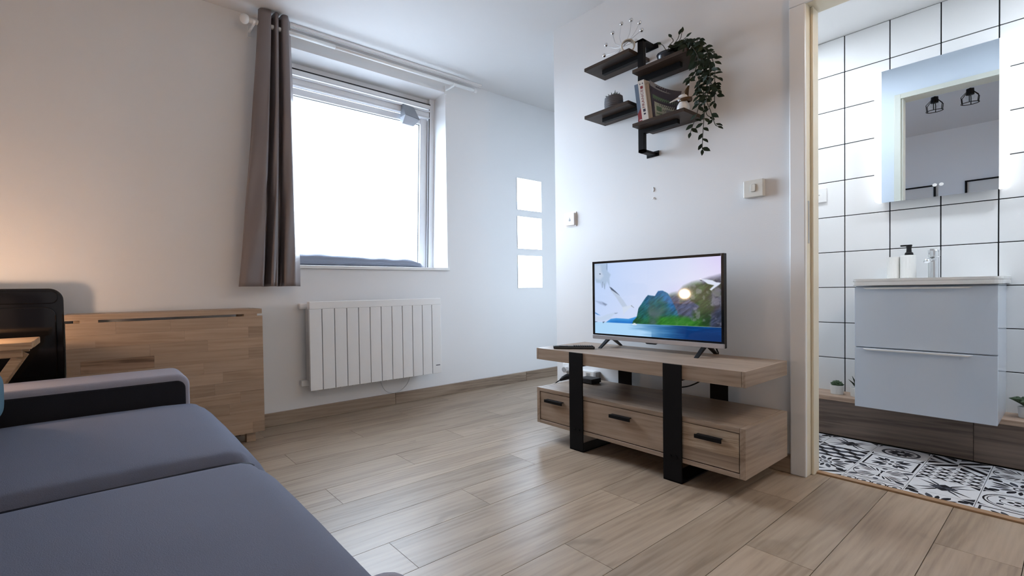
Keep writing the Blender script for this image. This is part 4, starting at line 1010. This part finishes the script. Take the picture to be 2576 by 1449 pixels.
b2 = book('book', 1.2385, 1.2700, 2.289, 2.45, 0.208, M_SPINE, 'thick cream travel book with a red title on its spine', LN)
tm = text_mesh('FRANCE', 0.030)
# run the title up the spine: text x -> +z, text y -> -y... read bottom to top
tm.transform(Matrix(((0,0,-1,0),(0,1,0,0),(1,0,0,0),(0,0,0,1))))
for v in tm.vertices: v.co = Vector((2.2884, 1.2545+v.co.y*0.62, ZB+0.112+v.co.z*0.88)); v.co.y += LN*(v.co.z-ZB)
obj('title', tm, M_RED, b2)
for y, z, w_, h_, m in ((1.2475,ZB+0.190,0.004,0.007,M_NAVY),(1.2605,ZB+0.190,0.004,0.007,M_NAVY),(1.254,ZB+0.171,0.013,0.014,M_RED),(1.254,ZB+0.052,0.012,0.014,M_NAVY),(1.254,ZB+0.034,0.010,0.008,M_NAVY)):
    p = B(); box(p, 2.2884, 2.2890, y-w_/2, y+w_/2, z-h_/2, z+h_/2); obj('spine_print', shear(p, LN, ZB), m, b2)
b3 = book('book', 1.2225, 1.2370, 2.300, 2.44, 0.182, mat('tan_cover', (0.42,0.36,0.29), 0.5), 'slim tan book between the cream travel book and the leaflet', LN)
lfz = root('leaflet', (2.38, 1.212, ZB), 'navy and green printed leaflet leaning on the books', 'leaflet')
def sheet(u0, u1, v0, v1, off, m, name, n=14):
    vs = []; fs = []; k = 8
    for i in range(n+1):
        for j in range(k+1):
            u, v = lerp(u0,u1,i/n), lerp(v0,v1,j/k)
            x = 2.300+0.168*u; z = ZB+0.001+(0.195-0.042*math.sin(PI*0.5*u)**1.0)*v
            y = 1.2195-0.055*u**1.6*(0.4+0.6*v)+LN*0.8*(z-ZB)*(1-u)-off
            vs.append((x, y, z))
    for i in range(n):
        for j in range(k):
            a = i*(k+1)+j; fs.append((a, a+1, a+k+2, a+k+1))
    me = bpy.data.meshes.new(name); me.from_pydata(vs, [], fs); o = obj(name, me, m, lfz)
    s_ = o.modifiers.new('solid', 'SOLIDIFY'); s_.thickness = 0.0012 if off == 0 else 0.0003; return o
sheet(0,1,0,1,0,M_NAVY,'cover'); sheet(0,1,0.86,1,0.001,mat('pale_grey_print',(0.30,0.31,0.34),0.4),'header'); sheet(0.05,0.95,0.55,0.66,0.001,M_GRN,'green_band'); sheet(0.10,0.92,0.08,0.48,0.001,M_PALE,'text_box')
sheet(0.18,0.40,0.25,0.38,0.0016,M_GRN,'logo'); sheet(0.2,0.5,0.90,0.94,0.0016,M_NAVY,'heading'); sheet(0.6,0.85,0.90,0.94,0.0016,M_NAVY,'heading'); sheet(0.58,0.82,0.16,0.36,0.0016,mat('grey_print',(0.2,0.21,0.22),0.4),'photo'); sheet(0.16,0.44,0.16,0.19,0.0016,M_GRN,'logo')
# bird figurine
bd = root('bird_figurine', (2.375, 1.115, ZB), 'white long-billed bird figurine with an amber pointed hat', 'figurine')
obj('body', lathe(B(), [(0,0),(0.026,0),(0.030,0.012),(0.027,0.030),(0.018,0.046),(0.015,0.054),(0,0.054)], (2.375,1.115,ZB), 24), M_CER, bd, smooth=True)
b = B(); sphere(b, (0,0,0), 1.0, 20)
for v in b.verts: v.co = Vector((2.372+v.co.x*0.021, 1.117+v.co.y*0.024, ZB+0.066+v.co.z*0.019))
obj('head', b, M_CER, bd, smooth=True)
obj('bill', tube(B(), [(2.352,1.128,ZB+0.064),(2.338,1.145,ZB+0.054),(2.326,1.158,ZB+0.046)], [0.006,0.004,0.001], 10), M_CER, bd, smooth=True)
obj('collar', lathe(B(), [(0.019,0.043),(0.029,0.046),(0.030,0.060),(0.021,0.063)], (2.380,1.106,ZB), 24), M_AMBER, bd, smooth=True)
obj('eye', sphere(B(), (2.352,1.131,ZB+0.070), 0.0028, 8), M_BLACK, bd)
obj('hat', tube(B(), [(2.380,1.106,ZB+0.074),(2.382,1.100,ZB+0.100),(2.384,1.092,ZB+0.122)], [0.013,0.009,0.0035], 16), M_AMBER, bd, smooth=True); obj('bobble', sphere(B(), (2.385,1.091,ZB+0.127), 0.006, 12), M_CER, bd, smooth=True)
bd.location = (2.330, 1.092, ZB); bd.scale = (0.95, 0.95, 0.95)

# ------------------------------------------------------------------ bathroom furniture
va = root('vanity_unit', (3.28, 0.42, 0.2135), 'pale blue-white wall-hung vanity with two drawers', 'vanity')
VX, VYa, VYb = 3.10, 0.199, 0.644
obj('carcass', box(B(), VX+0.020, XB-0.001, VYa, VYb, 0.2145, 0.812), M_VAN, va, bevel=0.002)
for za, zb in ((0.2140, 0.508), (0.5135, 0.806)):
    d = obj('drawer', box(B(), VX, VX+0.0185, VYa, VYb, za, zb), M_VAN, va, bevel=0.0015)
    b = B(); prism(b, [(VYa+0.065, zb-0.002), (VYb-0.030, zb-0.002), (VYb-0.045, zb-0.010), (VYa+0.080, zb-0.010)], 0, VX-0.014, VX+0.002); obj('handle', b, mat('satin_aluminium', (0.88, 0.89, 0.90), 0.35, metal=0.5), d, bevel=0.002)
ba = root('basin', (3.28, 0.42, 0.812), 'white ceramic basin slab on top of the vanity', 'basin')
b = B(); poly = [(XB-0.001, 0.186), (XB-0.001, 0.650)]+[(3.076+0.022-0.022*math.cos(a), 0.650-0.022+0.022*math.sin(a)) for a in np.linspace(PI/2, 0, 6)]+[(3.076+0.03-0.03*math.cos(a), 0.186+0.03-0.03*math.sin(a)) for a in np.linspace(0, PI/2, 6)]
zt, zi = 0.846, 0.836
N_ = len(poly)
prism(b, poly, 2, 0.8135, zt-0.012); obj('slab', b, M_CER, ba, bevel=0.003)
rim = B(); cx_, cy_ = 3.28, 0.42
A_ = [rim.verts.new((x, y, zt-0.0119)) for x, y in poly]; B_ = [rim.verts.new((x, y, zt)) for x, y in poly]
C_ = [rim.verts.new((cx_+(x-cx_)*0.90, cy_+(y-cy_)*0.90, zt)) for x, y in poly]; D_ = [rim.verts.new((cx_+(x-cx_)*0.86, cy_+(y-cy_)*0.86, zt-0.0119)) for x, y in poly]
for P_, Q_ in ((A_, B_), (B_, C_), (C_, D_)):
    for i in range(N_): rim.faces.new((P_[i], P_[(i+1)%N_], Q_[(i+1)%N_], Q_[i]))
obj('rim', rim, M_CER, ba)
obj('tap_shelf', box(B(), 3.335, XB-0.002, 0.20, 0.64, zt-0.013, zt+0.0005), M_CER, ba, bevel=0.002)
ZT = zt+0.0005
sd_ = root('soap_dispenser', (3.39, 0.503, ZT), 'white soap dispenser with a black pump on the basin', 'soap dispenser')
obj('bottle', lathe(B(), [(0,0),(0.0275,0),(0.029,0.004),(0.029,0.112),(0.027,0.117),(0.010,0.119),(0,0.119)], (3.39,0.503,ZT), 28), M_CERM, sd_, smooth=False)
b = B(); lathe(b, [(0,0.119),(0.016,0.119),(0.015,0.129),(0.010,0.134),(0.009,0.150),(0.0115,0.170),(0,0.170)], (3.39,0.500,ZT), 16); obj('pump', b, M_BLKPL, sd_, smooth=False)
obj('spout', box(B(), 3.382, 3.398, 0.489, 0.530, ZT+0.163, ZT+0.171), M_BLKPL, sd_, bevel=0.002)
tc_ = root('tumbler', (3.39, 0.556, ZT), 'plain white tumbler left of the soap dispenser', 'tumbler')
obj('cup', lathe(B(), [(0,0),(0.022,0),(0.0235,0.003),(0.0235,0.112),(0.021,0.112),(0.020,0.006),(0,0.006)], (3.39,0.556,ZT), 28), M_CERM, tc_)
ta = root('basin_tap', (3.40, 0.416, ZT), 'chrome mixer tap at the back of the basin', 'tap')
obj('body', lathe(B(), [(0,0),(0.0205,0),(0.0205,0.100),(0.017,0.104),(0,0.104)], (3.40,0.416,ZT), 24), M_CHROME, ta, smooth=False)
obj('spout', tube(B(), [(3.395,0.418,ZT+0.092),(3.33,0.425,ZT+0.086),(3.295,0.428,ZT+0.080)], [0.012,0.011,0.010], 14), M_CHROME, ta, smooth=True)
b = B(); lathe(b, [(0,0.106),(0.021,0.106),(0.021,0.134),(0.018,0.139),(0,0.139)], (3.40,0.416,ZT), 24); box(b, 3.345, 3.40, 0.409, 0.423, ZT+0.132, ZT+0.141); obj('lever', b, M_CHROME, ta)
# lit mirror
mi = root('lit_mirror', (3.45, 0.412, 1.25), 'mirror with two glowing light strips above the basin', 'mirror')
MYa, MYb, MZa, MZb = 0.190, 0.634, 1.250, 1.940
obj('backing', prism(B(), rrect(MYa+0.01, MYb-0.01, MZa+0.01, MZb-0.01, 0.02, 5), 0, 3.436, XB-0.001), M_STEEL, mi)
obj('glass', box(B(), 3.430, 3.436, MYa+0.0295, MYb-0.0265, MZa, MZb), M_BMIRROR, mi)
def half(ya, yb, right):
    r = 0.022; 
    if right: p = [(yb, MZa), (yb, MZb)]+[(ya+r-r*math.sin(a), MZb-r+r*math.cos(a)) for a in np.linspace(0, PI/2, 7)]+[(ya+r-r*math.cos(a), MZa+r-r*math.sin(a)) for a in np.linspace(0, PI/2, 7)]
    else: p = [(ya, MZb), (ya, MZa)]+[(yb-r+r*math.sin(a), MZa+r-r*math.cos(a)) for a in np.linspace(0, PI/2, 7)]+[(yb-r+r*math.cos(a), MZb-r+r*math.sin(a)) for a in np.linspace(0, PI/2, 7)]
    return prism(B(), p, 0, 3.428, 3.445)
obj('light_strip', half(MYa, MYa+0.029, True), M_STRIP, mi, label='glowing frosted strip'); obj('light_strip', half(MYb-0.026, MYb, False), M_STRIP, mi, label='glowing frosted strip')
for y in (0.418, 0.396): obj('touch_button', tube(B(), [(3.4300,y,1.308),(3.4294,y,1.308)], 0.008, 16), M_WHITE, mi)
# outlet on the tiles
pl_ = root('shaver_outlet', (XB, 0.875, 1.298), 'white outlet plate on the bathroom tiles beside the door frame', 'outlet')
obj('plate', box(B(), XB-0.010, XB-0.0002, 0.840, 0.918, 1.298, 1.380), M_CER, pl_, bevel=0.003); obj('socket', tube(B(), [(XB-0.0105,0.879,1.340),(XB-0.0098,0.879,1.340)], 0.020, 20), M_WHITE, pl_); obj('pin', tube(B(), [(XB-0.012,0.872,1.342),(XB-0.0100,0.872,1.342)], 0.003, 8), M_GRAY, pl_)
# small plants on the ledge
def ledge_pot(x, y, label, kind, h=0.050, r=0.029):
    ro_ = root('ledge_plant', (x, y, 0.2135), label, 'potted plant', 'small potted plants on the bathroom ledge')
    obj('pot', lathe(B(), [(0,0),(r*0.86,0),(r*0.92,0.004),(r,h),(r*0.9,h),(r*0.88,h-0.006),(0,h-0.006)], (x,y,0.2135), 24), M_CERM, ro_)
    z = 0.2135+h-0.004
    for i in range(26 if kind == 'rosette' else 10):
        a = i*2.399; t_ = (i+1)/26 if kind == 'rosette' else random.uniform(0.2, 0.9)
        d = Vector((math.cos(a)*t_*1.5, math.sin(a)*t_*1.5, 1.05-0.6*t_)).normalized() if kind == 'rosette' else Vector((math.cos(a)*t_, math.sin(a)*t_, 1)).normalized()
        L_ = 0.030 if kind == 'rosette' else random.uniform(0.045, 0.075)
        if kind == 'rosette':
            b = B(); p = Vector((x,y,z)); tube(b, [p, p+d*L_*0.5, p+d*L_*0.85, p+d*L_*1.05], [0.003,0.0075,0.0055,0.0006], 6); obj('leaf', b, M_SUCC, ro_, smooth=True)
        elif kind == 'spike':
            obj('leaf', spike(Vector((x,y,z)), d, L_, 0.0055), M_LEAF, ro_)
        else:
            b = B(); p = Vector((x,y,z)); tube(b, [p, p+d*L_*0.5, p+d*L_*0.8+Vector((d.x,d.y,0))*0.02, p+d*L_+Vector((d.x,d.y,-0.3))*0.03], [0.003,0.010,0.008,0.0006], 6); obj('leaf', b, M_SUCC, ro_, smooth=True)
ledge_pot(3.365, 0.772, 'round green rosette succulent in a white pot near the door frame', 'rosette')
ledge_pot(3.360, 0.688, 'spiky dark succulent in a white pot half behind the vanity', 'spike')
ledge_pot(3.385, 0.133, 'leafy green plant in a white pot right of the vanity', 'leafy')
for yy, lab in ((1.06, 'round white downlight in the bathroom ceiling, left of the basin'), (-0.26, 'round white downlight in the bathroom ceiling, right of the basin')):
    cl_ = root('bathroom_downlight', (3.02, yy, 2.216), lab, 'ceiling light', 'bathroom downlights')
    obj('rim', lathe(B(), [(0.098,0),(0.098,-0.012),(0.090,-0.012),(0.090,0)], (3.02,yy,2.2155), 32), M_WHITE, cl_); obj('diffuser', lathe(B(), [(0.090,-0.002),(0.088,-0.010),(0,-0.012)], (3.02,yy,2.2155), 32), M_LED, cl_)

# ------------------------------------------------------------------ things seen in the bathroom mirror: pictures and ceiling spotlights
for ya, lab in ((0.93, 'black framed picture behind the sofa, farther from the doorway'), (0.41, 'black framed picture behind the sofa, nearer the doorway')):
    r = root('framed_picture', (XBK+0.01, ya+0.155, 1.46), lab, 'picture', 'framed pictures behind the sofa')
    y0_, y1_, za, zb, w_ = ya, ya+0.31, 1.46, 1.912, 0.016
    b = B(); box(b, XBK, XBK+0.022, y0_, y0_+w_, za, zb); box(b, XBK, XBK+0.022, y1_-w_, y1_, za, zb); box(b, XBK, XBK+0.022, y0_+w_, y1_-w_, za, za+w_); box(b, XBK, XBK+0.022, y0_+w_, y1_-w_, zb-w_, zb)
    obj('frame', b, M_BLACK, r); obj('print', box(B(), XBK, XBK+0.008, y0_+w_, y1_-w_, za+w_, zb-w_), M_PAPER, r)
def spot(x, y, label, lit):
    r = root('ceiling_spotlight', (x, y, 2.5), label, 'ceiling light', 'black cage ceiling spotlights')
    obj('canopy', lathe(B(), [(0,0),(0.04,0),(0.04,-0.015),(0.012,-0.02),(0,-0.02)], (x,y,2.5), 20), M_BLACK, r); obj('rod', tube(B(), [(x,y,2.48),(x,y,2.44)], 0.006, 8), M_BLACK, r)
    obj('holder', lathe(B(), [(0,0),(0.022,0),(0.024,-0.05),(0,-0.05)], (x,y,2.445), 16), M_BLACK, r)
    for k in range(6):
        a = k*PI/3; obj('cage_wire', tube(B(), [(x+0.022*math.cos(a),y+0.022*math.sin(a),2.42),(x+0.055*math.cos(a),y+0.055*math.sin(a),2.38),(x+0.050*math.cos(a),y+0.050*math.sin(a),2.325)], 0.0025, 6), M_BLACK, r)
    obj('cage_ring', tube(B(), [(x+0.050*math.cos(t),y+0.050*math.sin(t),2.325) for t in np.linspace(0, 2*PI, 25)], 0.003, 6, caps=False), M_BLACK, r)
    obj('bulb', sphere(B(), (x,y,2.375), 0.026, 16), M_SPOTL if lit else M_GLASS, r, smooth=True)
spot(0.80, 0.74, 'unlit black cage ceiling spotlight, left one in the mirror', False)
spot(0.80, 0.54, 'unlit black cage ceiling spotlight, right one in the mirror', False)
spot(1.75, -0.55, 'lit black cage ceiling spotlight over the entrance side', True)
